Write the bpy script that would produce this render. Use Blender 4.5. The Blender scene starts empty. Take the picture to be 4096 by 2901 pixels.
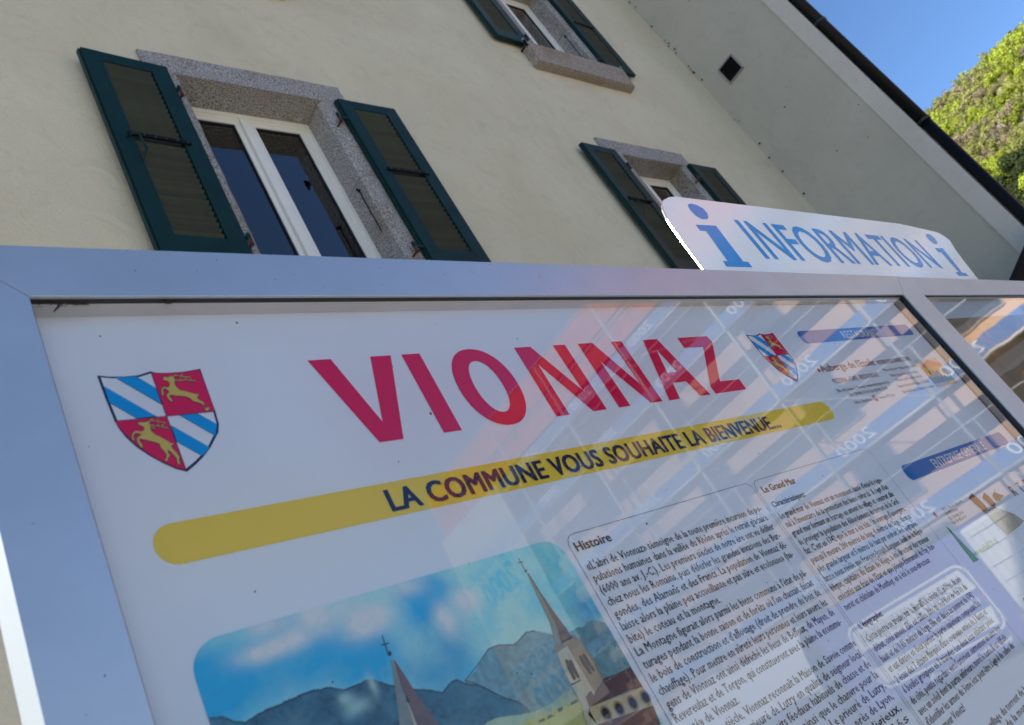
import bpy, bmesh, math, random
import numpy as np
from mathutils import Vector, Matrix, noise

random.seed(7)
np.random.seed(7)
S = bpy.context.scene
COL = S.collection

# ------------------------------------------------------------------ camera
CAM = (0.0, 0.0, 1.6)                      # eye height, metres
cam_d = bpy.data.cameras.new('camera')
cam = bpy.data.objects.new('camera', cam_d)
COL.objects.link(cam)
S.camera = cam
cam_d.sensor_width = 36.0
cam_d.lens = 29.289
cam_d.clip_start = 0.02
cam_d.clip_end = 3000.0
_r = (0.72652665, -0.50408112, -0.4669703)
_u = (0.05661733, -0.63336124, 0.77178236)
_f = (0.6848018, 0.58715907, 0.43161409)
cam.matrix_world = Matrix(((_r[0], _u[0], -_f[0], CAM[0]),
                           (_r[1], _u[1], -_f[1], CAM[1]),
                           (_r[2], _u[2], -_f[2], CAM[2]),
                           (0, 0, 0, 1)))
cam_d.dof.use_dof = True
cam_d.dof.focus_distance = 1.35
cam_d.dof.aperture_fstop = 10.0

# ------------------------------------------------------------------ light
SUN_EL = math.radians(36)
SUN_AZ = math.radians(-66)                 # clockwise from +Y; sun over the left end of the house
sx, sy, sz = math.sin(SUN_AZ) * math.cos(SUN_EL), math.cos(SUN_AZ) * math.cos(SUN_EL), math.sin(SUN_EL)
sd = bpy.data.lights.new('sun', 'SUN')
sd.energy = 5.0
sd.angle = math.radians(0.53)
sd.color = (1.0, 0.93, 0.82)
sun = bpy.data.objects.new('sun', sd)
COL.objects.link(sun)
sun.rotation_euler = Vector((sx, sy, sz)).to_track_quat('Z', 'Y').to_euler()

W = bpy.data.worlds.new('World')
S.world = W
W.use_nodes = True
nt = W.node_tree
bg = nt.nodes['Background']
sky = nt.nodes.new('ShaderNodeTexSky')
sky.sky_type = 'NISHITA'
sky.sun_disc = False
sky.sun_elevation = SUN_EL
sky.sun_rotation = SUN_AZ
sky.altitude = 400
sky.air_density = 1.0
sky.dust_density = 0.0
sky.ozone_density = 7.0
nt.links.new(sky.outputs[0], bg.inputs[0])
bg.inputs[1].default_value = 0.095
S.view_settings.view_transform = 'Standard'
S.view_settings.look = 'None'
S.view_settings.gamma = 1.0
S.view_settings.use_curve_mapping = False
S.view_settings.exposure = 1.22

# ------------------------------------------------------------------ materials
def s2l(c):
    c = c / 255.0
    return c / 12.92 if c <= 0.04045 else ((c + 0.055) / 1.055) ** 2.4

def rgb(r, g, b):
    return (s2l(r), s2l(g), s2l(b))

def mat(name, color, rough=0.6, metal=0.0, var=0.0, scale=8.0, bump=0.0, bscale=60.0, spec=0.5, detail=4.0,
        color2=None, rvar=0.0, objrand=0.0, squash=(1, 1, 1), dist=0.01, coat=0.0):
    m = bpy.data.materials.new(name)
    m.use_nodes = True
    n = m.node_tree
    b = n.nodes['Principled BSDF']
    b.inputs['Roughness'].default_value = rough
    b.inputs['Metallic'].default_value = metal
    b.inputs['Specular IOR Level'].default_value = spec
    b.inputs['Coat Weight'].default_value = coat
    tc = n.nodes.new('ShaderNodeTexCoord')
    mp = n.nodes.new('ShaderNodeMapping')
    mp.inputs['Scale'].default_value = squash
    n.links.new(tc.outputs['Object'], mp.inputs['Vector'])
    if var > 0 or color2 is not None:
        tx = n.nodes.new('ShaderNodeTexNoise')
        tx.inputs['Scale'].default_value = scale
        tx.inputs['Detail'].default_value = detail
        tx.inputs['Roughness'].default_value = 0.65
        n.links.new(mp.outputs[0], tx.inputs['Vector'])
        rm = n.nodes.new('ShaderNodeMapRange')
        rm.inputs[1].default_value = 0.32
        rm.inputs[2].default_value = 0.68
        n.links.new(tx.outputs[0], rm.inputs[0])
        mx = n.nodes.new('ShaderNodeMix')
        mx.data_type = 'RGBA'
        c2 = color2 if color2 is not None else tuple(v * (1 - var) for v in color)
        mx.inputs[6].default_value = (*color, 1)
        mx.inputs[7].default_value = (*c2, 1)
        n.links.new(rm.outputs[0], mx.inputs[0])
        last = mx.outputs[2]
        if objrand > 0:
            oi = n.nodes.new('ShaderNodeObjectInfo')
            hs = n.nodes.new('ShaderNodeHueSaturation')
            r2 = n.nodes.new('ShaderNodeMapRange')
            r2.inputs[3].default_value = 1 - objrand
            r2.inputs[4].default_value = 1 + objrand
            n.links.new(oi.outputs['Random'], r2.inputs[0])
            n.links.new(r2.outputs[0], hs.inputs['Value'])
            n.links.new(last, hs.inputs['Color'])
            last = hs.outputs[0]
        n.links.new(last, b.inputs['Base Color'])
        if rvar > 0:
            r3 = n.nodes.new('ShaderNodeMapRange')
            r3.inputs[3].default_value = rough - rvar
            r3.inputs[4].default_value = rough + rvar
            n.links.new(tx.outputs[0], r3.inputs[0])
            n.links.new(r3.outputs[0], b.inputs['Roughness'])
    else:
        b.inputs['Base Color'].default_value = (*color, 1)
    if bump > 0:
        t2 = n.nodes.new('ShaderNodeTexNoise')
        t2.inputs['Scale'].default_value = bscale
        t2.inputs['Detail'].default_value = 6
        n.links.new(mp.outputs[0], t2.inputs['Vector'])
        bp = n.nodes.new('ShaderNodeBump')
        bp.inputs['Strength'].default_value = bump
        bp.inputs['Distance'].default_value = dist
        n.links.new(t2.outputs[0], bp.inputs['Height'])
        n.links.new(bp.outputs[0], b.inputs['Normal'])
    return m

def stucco(name, c1, c2, stain=(0.30, 0.24, 0.15), fine=0.35):
    """Float-rubbed mineral render: cloudy tone, swirled trowel marks, fine grain."""
    m = bpy.data.materials.new(name)
    m.use_nodes = True
    n = m.node_tree
    b = n.nodes['Principled BSDF']
    b.inputs['Roughness'].default_value = 0.92
    b.inputs['Specular IOR Level'].default_value = 0.25
    tc = n.nodes.new('ShaderNodeTexCoord')
    def noise_node(scale, detail, rough=0.6, dist=0.0, sq=None):
        t = n.nodes.new('ShaderNodeTexNoise')
        t.inputs['Scale'].default_value = scale
        t.inputs['Detail'].default_value = detail
        t.inputs['Roughness'].default_value = rough
        t.inputs['Distortion'].default_value = dist
        if sq:
            mp = n.nodes.new('ShaderNodeMapping')
            mp.inputs['Scale'].default_value = sq
            n.links.new(tc.outputs['Object'], mp.inputs['Vector'])
            n.links.new(mp.outputs[0], t.inputs['Vector'])
        else:
            n.links.new(tc.outputs['Object'], t.inputs['Vector'])
        return t
    big = noise_node(0.9, 5, 0.6, 0.4)
    mid = noise_node(4.5, 6, 0.62, 1.6)
    fin = noise_node(55, 4, 0.7)
    def mixc(fac, a, bb):
        x = n.nodes.new('ShaderNodeMix'); x.data_type = 'RGBA'
        n.links.new(fac, x.inputs[0])
        for i, v in ((6, a), (7, bb)):
            if isinstance(v, tuple): x.inputs[i].default_value = (*v, 1)
            else: n.links.new(v, x.inputs[i])
        return x.outputs[2]
    def rng(o, a, bb, c=0.0, d=1.0):
        x = n.nodes.new('ShaderNodeMapRange')
        x.inputs[1].default_value = a; x.inputs[2].default_value = bb
        x.inputs[3].default_value = c; x.inputs[4].default_value = d
        n.links.new(o, x.inputs[0]); return x.outputs[0]
    c = mixc(rng(big.outputs[0], 0.35, 0.65), c1, c2)
    darker = tuple(v * 0.86 for v in c2)
    c = mixc(rng(mid.outputs[0], 0.52, 0.75, 0, 0.55), c, darker)
    st = noise_node(1.6, 4, 0.6, 0.2, (1.0, 1.0, 0.35))
    c = mixc(rng(st.outputs[0], 0.60, 0.80, 0, 0.30), c, stain)
    c = mixc(rng(fin.outputs[0], 0.35, 0.7, 0, 0.22), c, tuple(v * 0.7 for v in c1))
    n.links.new(c, b.inputs['Base Color'])
    add = n.nodes.new('ShaderNodeMath'); add.operation = 'MULTIPLY_ADD'
    add.inputs[1].default_value = 0.35
    n.links.new(fin.outputs[0], add.inputs[0]); n.links.new(mid.outputs[0], add.inputs[2])
    bp = n.nodes.new('ShaderNodeBump')
    bp.inputs['Strength'].default_value = fine
    bp.inputs['Distance'].default_value = 0.02
    n.links.new(add.outputs[0], bp.inputs['Height'])
    n.links.new(bp.outputs[0], b.inputs['Normal'])
    return m

def granite(name, tint=(1, 1, 1)):
    m = bpy.data.materials.new(name)
    m.use_nodes = True
    n = m.node_tree
    b = n.nodes['Principled BSDF']
    b.inputs['Roughness'].default_value = 0.8
    b.inputs['Specular IOR Level'].default_value = 0.3
    tc = n.nodes.new('ShaderNodeTexCoord')
    n1 = n.nodes.new('ShaderNodeTexNoise'); n1.inputs['Scale'].default_value = 100; n1.inputs['Detail'].default_value = 3
    n1.inputs['Roughness'].default_value = 0.75
    n2 = n.nodes.new('ShaderNodeTexNoise'); n2.inputs['Scale'].default_value = 3; n2.inputs['Detail'].default_value = 5
    for t in (n1, n2): n.links.new(tc.outputs['Object'], t.inputs['Vector'])
    r = n.nodes.new('ShaderNodeValToRGB')
    e = r.color_ramp.elements
    e[0].position = 0.37; e[0].color = (0.065 * tint[0], 0.062 * tint[1], 0.066 * tint[2], 1)
    e[1].position = 0.64; e[1].color = (0.62 * tint[0], 0.60 * tint[1], 0.58 * tint[2], 1)
    k = r.color_ramp.elements.new(0.5); k.color = (0.36 * tint[0], 0.34 * tint[1], 0.33 * tint[2], 1)
    n.links.new(n1.outputs[0], r.inputs[0])
    mx = n.nodes.new('ShaderNodeMix'); mx.data_type = 'RGBA'; mx.blend_type = 'MULTIPLY'
    mr = n.nodes.new('ShaderNodeMapRange'); mr.inputs[1].default_value = 0.5; mr.inputs[2].default_value = 0.72
    mr.inputs[4].default_value = 0.7
    n.links.new(n2.outputs[0], mr.inputs[0]); n.links.new(mr.outputs[0], mx.inputs[0])
    n.links.new(r.outputs[0], mx.inputs[6]); mx.inputs[7].default_value = (0.72, 0.62, 0.48, 1)
    n.links.new(mx.outputs[2], b.inputs['Base Color'])
    bp = n.nodes.new('ShaderNodeBump'); bp.inputs['Strength'].default_value = 0.5; bp.inputs['Distance'].default_value = 0.006
    n.links.new(n1.outputs[0], bp.inputs['Height']); n.links.new(bp.outputs[0], b.inputs['Normal'])
    return m

def glass(name, wave=0.0, wscale=3.0, tint=(1, 1, 1), boost=1.8, ior=1.5, rough=0.0):
    """Thin pane: mirror reflection by Fresnel (both faces), the rest passes straight through."""
    m = bpy.data.materials.new(name)
    m.use_nodes = True
    n = m.node_tree
    n.nodes.clear()
    o = n.nodes.new('ShaderNodeOutputMaterial')
    fr = n.nodes.new('ShaderNodeFresnel'); fr.inputs[0].default_value = ior
    mu = n.nodes.new('ShaderNodeMath'); mu.operation = 'MULTIPLY'; mu.inputs[1].default_value = boost; mu.use_clamp = True
    t = n.nodes.new('ShaderNodeBsdfTransparent'); t.inputs[0].default_value = (*tint, 1)
    g = n.nodes.new('ShaderNodeBsdfGlossy'); g.inputs['Roughness'].default_value = rough
    mx = n.nodes.new('ShaderNodeMixShader')
    n.links.new(fr.outputs[0], mu.inputs[0]); n.links.new(mu.outputs[0], mx.inputs[0])
    n.links.new(t.outputs[0], mx.inputs[1]); n.links.new(g.outputs[0], mx.inputs[2])
    n.links.new(mx.outputs[0], o.inputs[0])
    if wave > 0:
        tc = n.nodes.new('ShaderNodeTexCoord')
        nn = n.nodes.new('ShaderNodeTexNoise'); nn.inputs['Scale'].default_value = wscale
        nn.inputs['Detail'].default_value = 2.0
        n.links.new(tc.outputs['Object'], nn.inputs['Vector'])
        bp = n.nodes.new('ShaderNodeBump'); bp.inputs['Strength'].default_value = 1.0
        bp.inputs['Distance'].default_value = wave
        n.links.new(nn.outputs[0], bp.inputs['Height'])
        n.links.new(bp.outputs[0], g.inputs['Normal'])
    return m

M_wall = stucco('cream_render', (0.67, 0.60, 0.43), (0.60, 0.53, 0.365), fine=0.5)
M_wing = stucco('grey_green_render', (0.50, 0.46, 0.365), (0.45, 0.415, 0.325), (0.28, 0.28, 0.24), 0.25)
M_band = stucco('pale_render_band', (0.62, 0.57, 0.49), (0.57, 0.52, 0.44), (0.40, 0.36, 0.3), 0.2)
M_gran = granite('granite', (0.86, 0.85, 0.81))
M_gran_w = granite('granite_weathered', (0.88, 0.79, 0.66))
M_green = mat('dark_green_paint', (0.004, 0.029, 0.025), 0.45, var=0.35, scale=5, bump=0.06, bscale=140, rvar=0.08, spec=0.2)
M_slat = mat('olive_slat_paint', (0.027, 0.037, 0.020), 0.7, var=0.3, scale=6, objrand=0.22)
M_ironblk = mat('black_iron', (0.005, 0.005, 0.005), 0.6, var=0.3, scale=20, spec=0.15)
M_rust = mat('rusty_iron', (0.10, 0.028, 0.012), 0.85, var=0.6, scale=40)
M_pvc = mat('white_window_plastic', (0.80, 0.78, 0.70), 0.35, var=0.06, scale=6)
M_gasket = mat('black_rubber', (0.006, 0.006, 0.007), 0.55)
M_alu = mat('anodised_aluminium', (0.46, 0.53, 0.60), 0.36, metal=0.62, var=0.12, scale=5, detail=5, bump=0.03, bscale=350, rvar=0.05, dist=0.002)
M_inner = mat('case_interior_white', (0.84, 0.76, 0.66), 0.6, var=0.08, scale=12)
M_dirt = mat('dark_dirt', (0.03, 0.018, 0.010), 0.9, var=0.5, scale=200)
M_web = mat('cobweb_dust', (0.20, 0.12, 0.06), 0.95)
M_pane = glass('pane_glass', 0.0004, 1.2, boost=1.1, rough=0.02)
M_pane2 = glass('wavy_acrylic', 0.0022, 2.2, boost=1.5, rough=0.035)
M_winglass = glass('window_glass', 0.001, 2.0, (0.80, 0.84, 0.84), boost=2.8)
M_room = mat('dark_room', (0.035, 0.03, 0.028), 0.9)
M_curtain = mat('blue_curtain', (0.03, 0.045, 0.16), 0.9, var=0.3, scale=5, squash=(6, 6, 0.4))
M_pipe = mat('black_downpipe', (0.005, 0.005, 0.006), 0.45, var=0.3, scale=10, rvar=0.1, spec=0.2)
M_asphalt = mat('asphalt', (0.27, 0.255, 0.23), 0.92, var=0.35, scale=0.6, bump=0.4, bscale=90)
M_pave = mat('paving', (0.52, 0.47, 0.40), 0.9, var=0.25, scale=2, bump=0.3, bscale=40)

# ------------------------------------------------------------------ helpers
def mesh_obj(name, verts, faces, m, parent=None, smooth=False, kind=None):
    me = bpy.data.meshes.new(name)
    me.from_pydata([tuple(v) for v in verts], [], faces)
    me.materials.append(m)
    if smooth:
        me.polygons.foreach_set('use_smooth', [True] * len(me.polygons))
    me.update()
    o = bpy.data.objects.new(name, me)
    COL.objects.link(o)
    if parent is not None:
        o.parent = parent
    if kind: o['kind'] = kind
    return o

def dup(o, parent, loc, name=None, rot=None, scale=None):
    c = o.copy()
    COL.objects.link(c)
    c.parent = parent
    c.location = loc
    if rot is not None: c.rotation_euler = rot
    if scale is not None: c.scale = scale
    return c

def tag(o, label, cat=None, group=None, kind=None):
    if label: o['label'] = label
    if cat: o['category'] = cat
    if group: o['group'] = group
    if kind: o['kind'] = kind
    return o

def empty(name, loc, label=None, cat=None, group=None, rz=0.0):
    o = bpy.data.objects.new(name, None)
    o.empty_display_size = 0.2
    COL.objects.link(o)
    o.location = loc
    o.rotation_euler = (0, 0, rz)
    return tag(o, label, cat, group)

class MB:
    def __init__(self): self.v = []; self.f = []
    def box(self, x0, x1, y0, y1, z0, z1):
        k = len(self.v)
        self.v += [(x0, y0, z0), (x1, y0, z0), (x1, y1, z0), (x0, y1, z0), (x0, y0, z1), (x1, y0, z1), (x1, y1, z1), (x0, y1, z1)]
        self.f += [tuple(k + i for i in q) for q in ((0, 3, 2, 1), (4, 5, 6, 7), (0, 1, 5, 4), (1, 2, 6, 5), (2, 3, 7, 6), (3, 0, 4, 7))]
        return self
    def hull(self, pts8):
        """eight points ordered as in box()"""
        k = len(self.v)
        self.v += [tuple(p) for p in pts8]
        self.f += [tuple(k + i for i in q) for q in ((0, 3, 2, 1), (4, 5, 6, 7), (0, 1, 5, 4), (1, 2, 6, 5), (2, 3, 7, 6), (3, 0, 4, 7))]
        return self
    def tube(self, a, b, r, n=8, r2=None, cap=True):
        a, b = Vector(a), Vector(b)
        r2 = r if r2 is None else r2
        d = (b - a).normalized()
        q = d.to_track_quat('Z', 'Y')
        k = len(self.v)
        for p, rr in ((a, r), (b, r2)):
            for i in range(n):
                t = 2 * math.pi * i / n
                self.v.append(tuple(p + q @ Vector((rr * math.cos(t), rr * math.sin(t), 0))))
        for i in range(n):
            j = (i + 1) % n
            self.f.append((k + i, k + j, k + n + j, k + n + i))
        if cap:
            self.f.append(tuple(k + i for i in reversed(range(n))))
            self.f.append(tuple(k + n + i for i in range(n)))
        return self
    def build(self, name, m, parent=None, kind=None, bevel=0.0, smooth=False, offset=(0, 0, 0)):
        v = [(p[0] - offset[0], p[1] - offset[1], p[2] - offset[2]) for p in self.v]
        o = mesh_obj(name, v, self.f, m, parent, smooth, kind)
        if bevel > 0:
            bm = bmesh.new(); bm.from_mesh(o.data)
            bmesh.ops.bevel(bm, geom=list(bm.edges), offset=bevel, segments=2, affect='EDGES', profile=0.6)
            bm.to_mesh(o.data); bm.free()
        if any(offset): o.location = offset
        return o

# ================================================================== GROUND
def plane(name, x0, x1, y0, y1, z, m):
    return mesh_obj(name, [(x0, y0, z), (x1, y0, z), (x1, y1, z), (x0, y1, z)], [(0, 1, 2, 3)], m, None, False, 'structure')
plane('ground', -1500, 1500, -1500, 1500, -0.02, mat('valley_floor', (0.30, 0.27, 0.19), 0.95, var=0.35, scale=0.02))
plane('road', 1.5, 14.0, -60, 40, -0.012, M_asphalt)
MB().box(-12, 1.4, -60, 2.99, -0.3, 0.0).build('pavement', M_pave, None, 'structure')
MB().box(1.4, 1.52, -60, 1.0, -0.3, 0.02).build('kerb', mat('kerb_granite', (0.3, 0.3, 0.29), 0.85, var=0.3, scale=20), None, 'structure')

# ================================================================== HOUSE
YW = 3.0
house = empty('house', (3.5, YW, 0), 'cream rendered house with dark green louvred shutters and granite window surrounds behind the board', 'house')
HX, HY, HZ = house.location
def H(o):
    """parent a world-built part to the house"""
    o.parent = house
    o.location = (o.location[0] - 3.5, o.location[1] - YW, o.location[2])
    return o
openings = [(2.17, 3.158, 4.60, 6.228), (6.57, 7.545, 4.60, 6.228), (6.57, 7.545, 7.855, 9.48)]
# more of the same outside the frame, one storey down and along
extra = [(2.17, 3.158, 7.855, 9.48)]
allop = openings + extra
# wall as a grid with holes, thick reveals in granite pieces
xs = sorted({-3.0, 10.0} | {o[0] - .05 for o in allop} | {o[1] + .05 for o in allop})
zs = sorted({0.0, 13.4} | {o[2] for o in allop} | {o[3] + .03 for o in allop})
wm = MB()
for i in range(len(xs) - 1):
    for j in range(len(zs) - 1):
        cx, cz = (xs[i] + xs[i + 1]) / 2, (zs[j] + zs[j + 1]) / 2
        if any(o[0] - .051 < cx < o[1] + .051 and o[2] < cz < o[3] + .031 for o in allop):
            continue
        k = len(wm.v)
        # subdivide so the render is slightly uneven
        nx = max(1, int((xs[i + 1] - xs[i]) / 0.12)); nz = max(1, int((zs[j + 1] - zs[j]) / 0.12))
        for a in range(nx + 1):
            for b in range(nz + 1):
                x = xs[i] + (xs[i + 1] - xs[i]) * a / nx; z = zs[j] + (zs[j + 1] - zs[j]) * b / nz
                y = YW
                if 0 < a < nx and 0 < b < nz:
                    y += 0.005 * noise.noise(Vector((x * 1.3, 0, z * 1.3))) + 0.003 * noise.noise(Vector((x * 4, 5, z * 4)))
                wm.v.append((x, y, z))
        for a in range(nx):
            for b in range(nz):
                p = k + a * (nz + 1) + b
                wm.f.append((p, p + nz + 1, p + nz + 2, p + 1))
wall_o = H(wm.build('wall', M_wall, None, smooth=True))
H(MB().box(-3.0, -2.7, YW + 0.01, 13, 0, 13.4).build('side_wall', M_wall))
H(MB().box(-2.7, 10.0, 12.7, 13, 0, 13.4).build('rear_wall', M_wall))
H(MB().box(9.98, 10.28, YW + 0.35, 13, 0, 13.4).build('end_wall', M_wall))
# roof: simple tiled pitch with a short eave
rf = MB()
rf.hull([(-3.3, 2.7, 13.4), (10.5, 2.7, 13.4), (10.5, 8, 16.6), (-3.3, 8, 16.6), (-3.3, 2.7, 13.52), (10.5, 2.7, 13.52), (10.5, 8, 16.72), (-3.3, 8, 16.72)])
rf.hull([(-3.3, 8, 16.6), (10.5, 8, 16.6), (10.5, 13.3, 13.4), (-3.3, 13.3, 13.4), (-3.3, 8, 16.72), (10.5, 8, 16.72), (10.5, 13.3, 13.52), (-3.3, 13.3, 13.52)])
H(rf.build('roof', mat('brown_roof_tile', (0.12, 0.06, 0.04), 0.85, var=0.4, scale=9)))

# wing wall (fire wall) projecting towards the street, with pale band on its edge
WX0, WX1, WY0 = 10.0, 10.26, 1.53
ww = MB()
ny, nz = 12, 110
for face_x, flip in ((WX0, False),):
    k = len(ww.v)
    for a in range(ny + 1):
        for b in range(nz + 1):
            y = 1.74 + (3.02 - 1.74) * a / ny; z = 13.4 * b / nz
            ww.v.append((face_x + 0.004 * noise.noise(Vector((0, y * 1.6, z * 1.6))), y, z))
    for a in range(ny):
        for b in range(nz):
            p = k + a * (nz + 1) + b
            ww.f.append((p, p + 1, p + nz + 2, p + nz + 1))
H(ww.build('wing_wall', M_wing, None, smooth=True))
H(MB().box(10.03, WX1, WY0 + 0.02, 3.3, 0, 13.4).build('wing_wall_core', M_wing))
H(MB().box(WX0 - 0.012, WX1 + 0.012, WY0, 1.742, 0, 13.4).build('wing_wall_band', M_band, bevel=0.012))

# thin dirt line and nail heads in the inner corner
cr = MB()
for i in range(34):
    z = random.uniform(4.5, 11.5); y = 2.99 - random.uniform(0, 0.04); r = random.uniform(0.003, 0.009)
    cr.box(9.985, 9.998, y - r, y + r, z - r * 1.5, z + r * 1.5)
for i in range(9):
    z = random.uniform(4.5, 11.5); y = random.uniform(1.8, 2.9); r = random.uniform(0.003, 0.007)
    cr.box(9.99, 9.999, y - r, y + r, z - r, z + r)
H(cr.build('wall_spots', M_dirt, None, 'stuff'))

# ventilation grille in the wing wall
vy0, vy1, vz0, vz1 = 2.463, 2.705, 7.945, 8.215
vb = MB()
vb.box(9.975, 9.999, vy0 - 0.012, vy0 + 0.004, vz0 - 0.012, vz1 + 0.012).box(9.975, 9.999, vy1 - 0.004, vy1 + 0.012, vz0 - 0.012, vz1 + 0.012)
vb.box(9.975, 9.999, vy0 + 0.004, vy1 - 0.004, vz0 - 0.012, vz0 + 0.004).box(9.975, 9.999, vy0 + 0.004, vy1 - 0.004, vz1 - 0.004, vz1 + 0.012)
vf = H(vb.build('vent_frame', mat('vent_frame_metal', (0.25, 0.24, 0.23), 0.5)))
H(MB().box(9.993, 9.9975, vy0, vy1, vz0, vz1).build('vent_backing', M_ironblk))
vs = MB()
for i in range(14):
    z = vz0 + 0.012 + i * (vz1 - vz0 - 0.02) / 13
    vs.hull([(9.979, vy0 + .004, z - .005), (9.991, vy0 + .004, z + .003), (9.991, vy1 - .004, z + .003), (9.979, vy1 - .004, z - .005),
             (9.979, vy0 + .004, z - .003), (9.991, vy0 + .004, z + .005), (9.991, vy1 - .004, z + .005), (9.979, vy1 - .004, z - .003)])
H(vs.build('vent_louvre', mat('vent_louvre_metal', (0.018, 0.017, 0.017), 0.5)))

# granite surrounds
def surround(x0, x1, z0, z1, sill, lx0, lx1, lz):
    f = YW - 0.022
    jw = 0.175
    def jagged(box, name, m=M_gran, bev=0.012):
        o = MB().box(*box).build(name, m)
        bm = bmesh.new(); bm.from_mesh(o.data)
        bmesh.ops.subdivide_edges(bm, edges=list(bm.edges), cuts=7, use_grid_fill=True)
        for v in bm.verts:
            v.co.x += 0.004 * noise.noise(v.co * 9); v.co.z += 0.005 * noise.noise(v.co * 11 + Vector((3, 1, 2)))
            v.co.y += 0.004 * noise.noise(v.co * 13 + Vector((9, 4, 1)))
        bm.to_mesh(o.data); bm.free()
        return H(o)
    jagged((lx0, lx1, f, YW + 0.235, z1, lz), 'lintel')
    # jambs, split in two stones each with a chamfered arris
    zm = z0 + (z1 - z0) * 0.52
    for s in (-1, 1):
        xi = x0 if s < 0 else x1
        xo = xi + s * jw
        for a, b in ((z0, zm - 0.003), (zm + 0.003, z1 - 0.002)):
            ch = 0.035
            mb = MB()
            pts = [(xi, YW + 0.235), (xi, f + ch), (xi + s * ch, f), (xo, f), (xo, YW + 0.235)]
            if s < 0: pts = pts[::-1]
            k = 0
            nzz = 14
            for q in range(nzz + 1):
                z = a + (b - a) * q / nzz
                for p in pts:
                    w = Vector((p[0] * 7, p[1] * 7, z * 7))
                    mb.v.append((p[0] + 0.005 * noise.noise(w), p[1] + 0.004 * noise.noise(w + Vector((4, 4, 4))), z))
            n5 = len(pts)
            for q in range(nzz):
                for i in range(n5):
                    j = (i + 1) % n5
                    mb.f.append((q * n5 + i, q * n5 + j, (q + 1) * n5 + j, (q + 1) * n5 + i))
            mb.f.append(tuple(reversed(range(n5)))); mb.f.append(tuple(nzz * n5 + i for i in range(n5)))
            H(mb.build('jamb', M_gran))
    sx0, sx1, sy0, sth = sill
    o = MB()
    o.hull([(sx0, sy0 + 0.02, z0 - sth), (sx1, sy0 + 0.02, z0 - sth), (sx1, YW + 0.2, z0 - sth), (sx0, YW + 0.2, z0 - sth),
            (sx0, sy0, z0 - 0.012), (sx1, sy0, z0 - 0.012), (sx1, YW + 0.2, z0 + 0.0), (sx0, YW + 0.2, z0 + 0.0)])
    oo = o.build('sill', M_gran_w)
    bm = bmesh.new(); bm.from_mesh(oo.data)
    bmesh.ops.bevel(bm, geom=list(bm.edges), offset=0.012, segments=2, affect='EDGES')
    bm.to_mesh(oo.data); bm.free()
    H(oo)

surround(*openings[0], (1.99, 3.36, 2.955, 0.17), 1.957, 3.395, 6.425)
surround(*openings[1], (6.28, 7.78, 2.955, 0.17), 6.283, 7.715, 6.435)
surround(*openings[2], (6.215, 7.79, 2.885, 0.335), 6.283, 7.715, 9.68)
surround(*extra[0], (1.95, 3.4, 2.885, 0.30), 1.957, 3.395, 9.68)

# window joinery: white plastic frame, two sashes, panes, dark room behind
def casement(x0, x1, z0, z1):
    yf = YW + 0.20
    fw = 0.036
    def ring(X0, X1, Z0, Z1, Y0, Y1, w, name, m, step=0.0):
        mb = MB()
        mb.box(X0, X1, Y0, Y1, Z1 - w, Z1).box(X0, X1, Y0, Y1, Z0, Z0 + w)
        mb.box(X0, X0 + w, Y0 + .0004, Y1 - .0004, Z0 + w, Z1 - w).box(X1 - w, X1, Y0 + .0004, Y1 - .0004, Z0 + w, Z1 - w)
        return H(mb.build(name, m, bevel=0.003))
    ring(x0, x1, z0, z1, yf, yf + 0.06, fw, 'window_frame', M_pvc)
    ring(x0 + fw, x1 - fw, z0 + fw, z1 - fw, yf + 0.012, yf + 0.055, 0.018, 'window_bead', M_pvc)
    mid = x0 + (x1 - x0) * 0.485
    H(MB().box(mid - 0.033, mid + 0.033, yf - 0.004, yf + 0.06, z0 + fw + .001, z1 - fw - .001).build('window_mullion', M_pvc, bevel=0.006))
    for a, b in ((x0 + fw + 0.018, mid - 0.034), (mid + 0.034, x1 - fw - 0.018)):
        ring(a, b, z0 + fw + 0.018, z1 - fw - 0.018, yf + 0.018, yf + 0.055, 0.040, 'sash', M_pvc)
        ring(a + 0.040, b - 0.040, z0 + fw + 0.058, z1 - fw - 0.058, yf + 0.026, yf + 0.050, 0.007, 'pane_gasket', M_gasket)
        H(MB().box(a + 0.042, b - 0.042, yf + 0.040, yf + 0.041, z0 + fw + 0.06, z1 - fw - 0.06).build('pane', M_winglass))
    # room box
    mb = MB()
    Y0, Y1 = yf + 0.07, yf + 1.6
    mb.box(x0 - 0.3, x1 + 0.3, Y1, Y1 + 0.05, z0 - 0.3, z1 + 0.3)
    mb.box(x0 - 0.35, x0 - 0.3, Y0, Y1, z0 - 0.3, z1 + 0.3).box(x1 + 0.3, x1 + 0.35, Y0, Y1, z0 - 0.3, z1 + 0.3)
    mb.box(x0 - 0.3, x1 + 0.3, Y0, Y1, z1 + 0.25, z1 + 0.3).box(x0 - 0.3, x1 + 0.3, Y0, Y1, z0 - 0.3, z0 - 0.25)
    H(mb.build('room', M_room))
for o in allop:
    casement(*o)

# the slender stay hook on the right reveal of each window
for (x0, x1, z0, z1) in allop:
    mb = MB()
    zz = z0 + 0.78
    mb.tube((x1 + 0.001, 3.075, zz), (x1 - 0.035, 3.06, zz), 0.009, 8)
    mb.tube((x1 - 0.012, 3.07, zz - 0.01), (x1 - 0.008, 3.075, zz - 0.36), 0.004, 6)
    mb.tube((x1 - 0.012, 3.07, zz - 0.36), (x1 - 0.03, 3.06, zz - 0.40), 0.004, 6)
    H(mb.build('stay_hook', M_ironblk))

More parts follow.
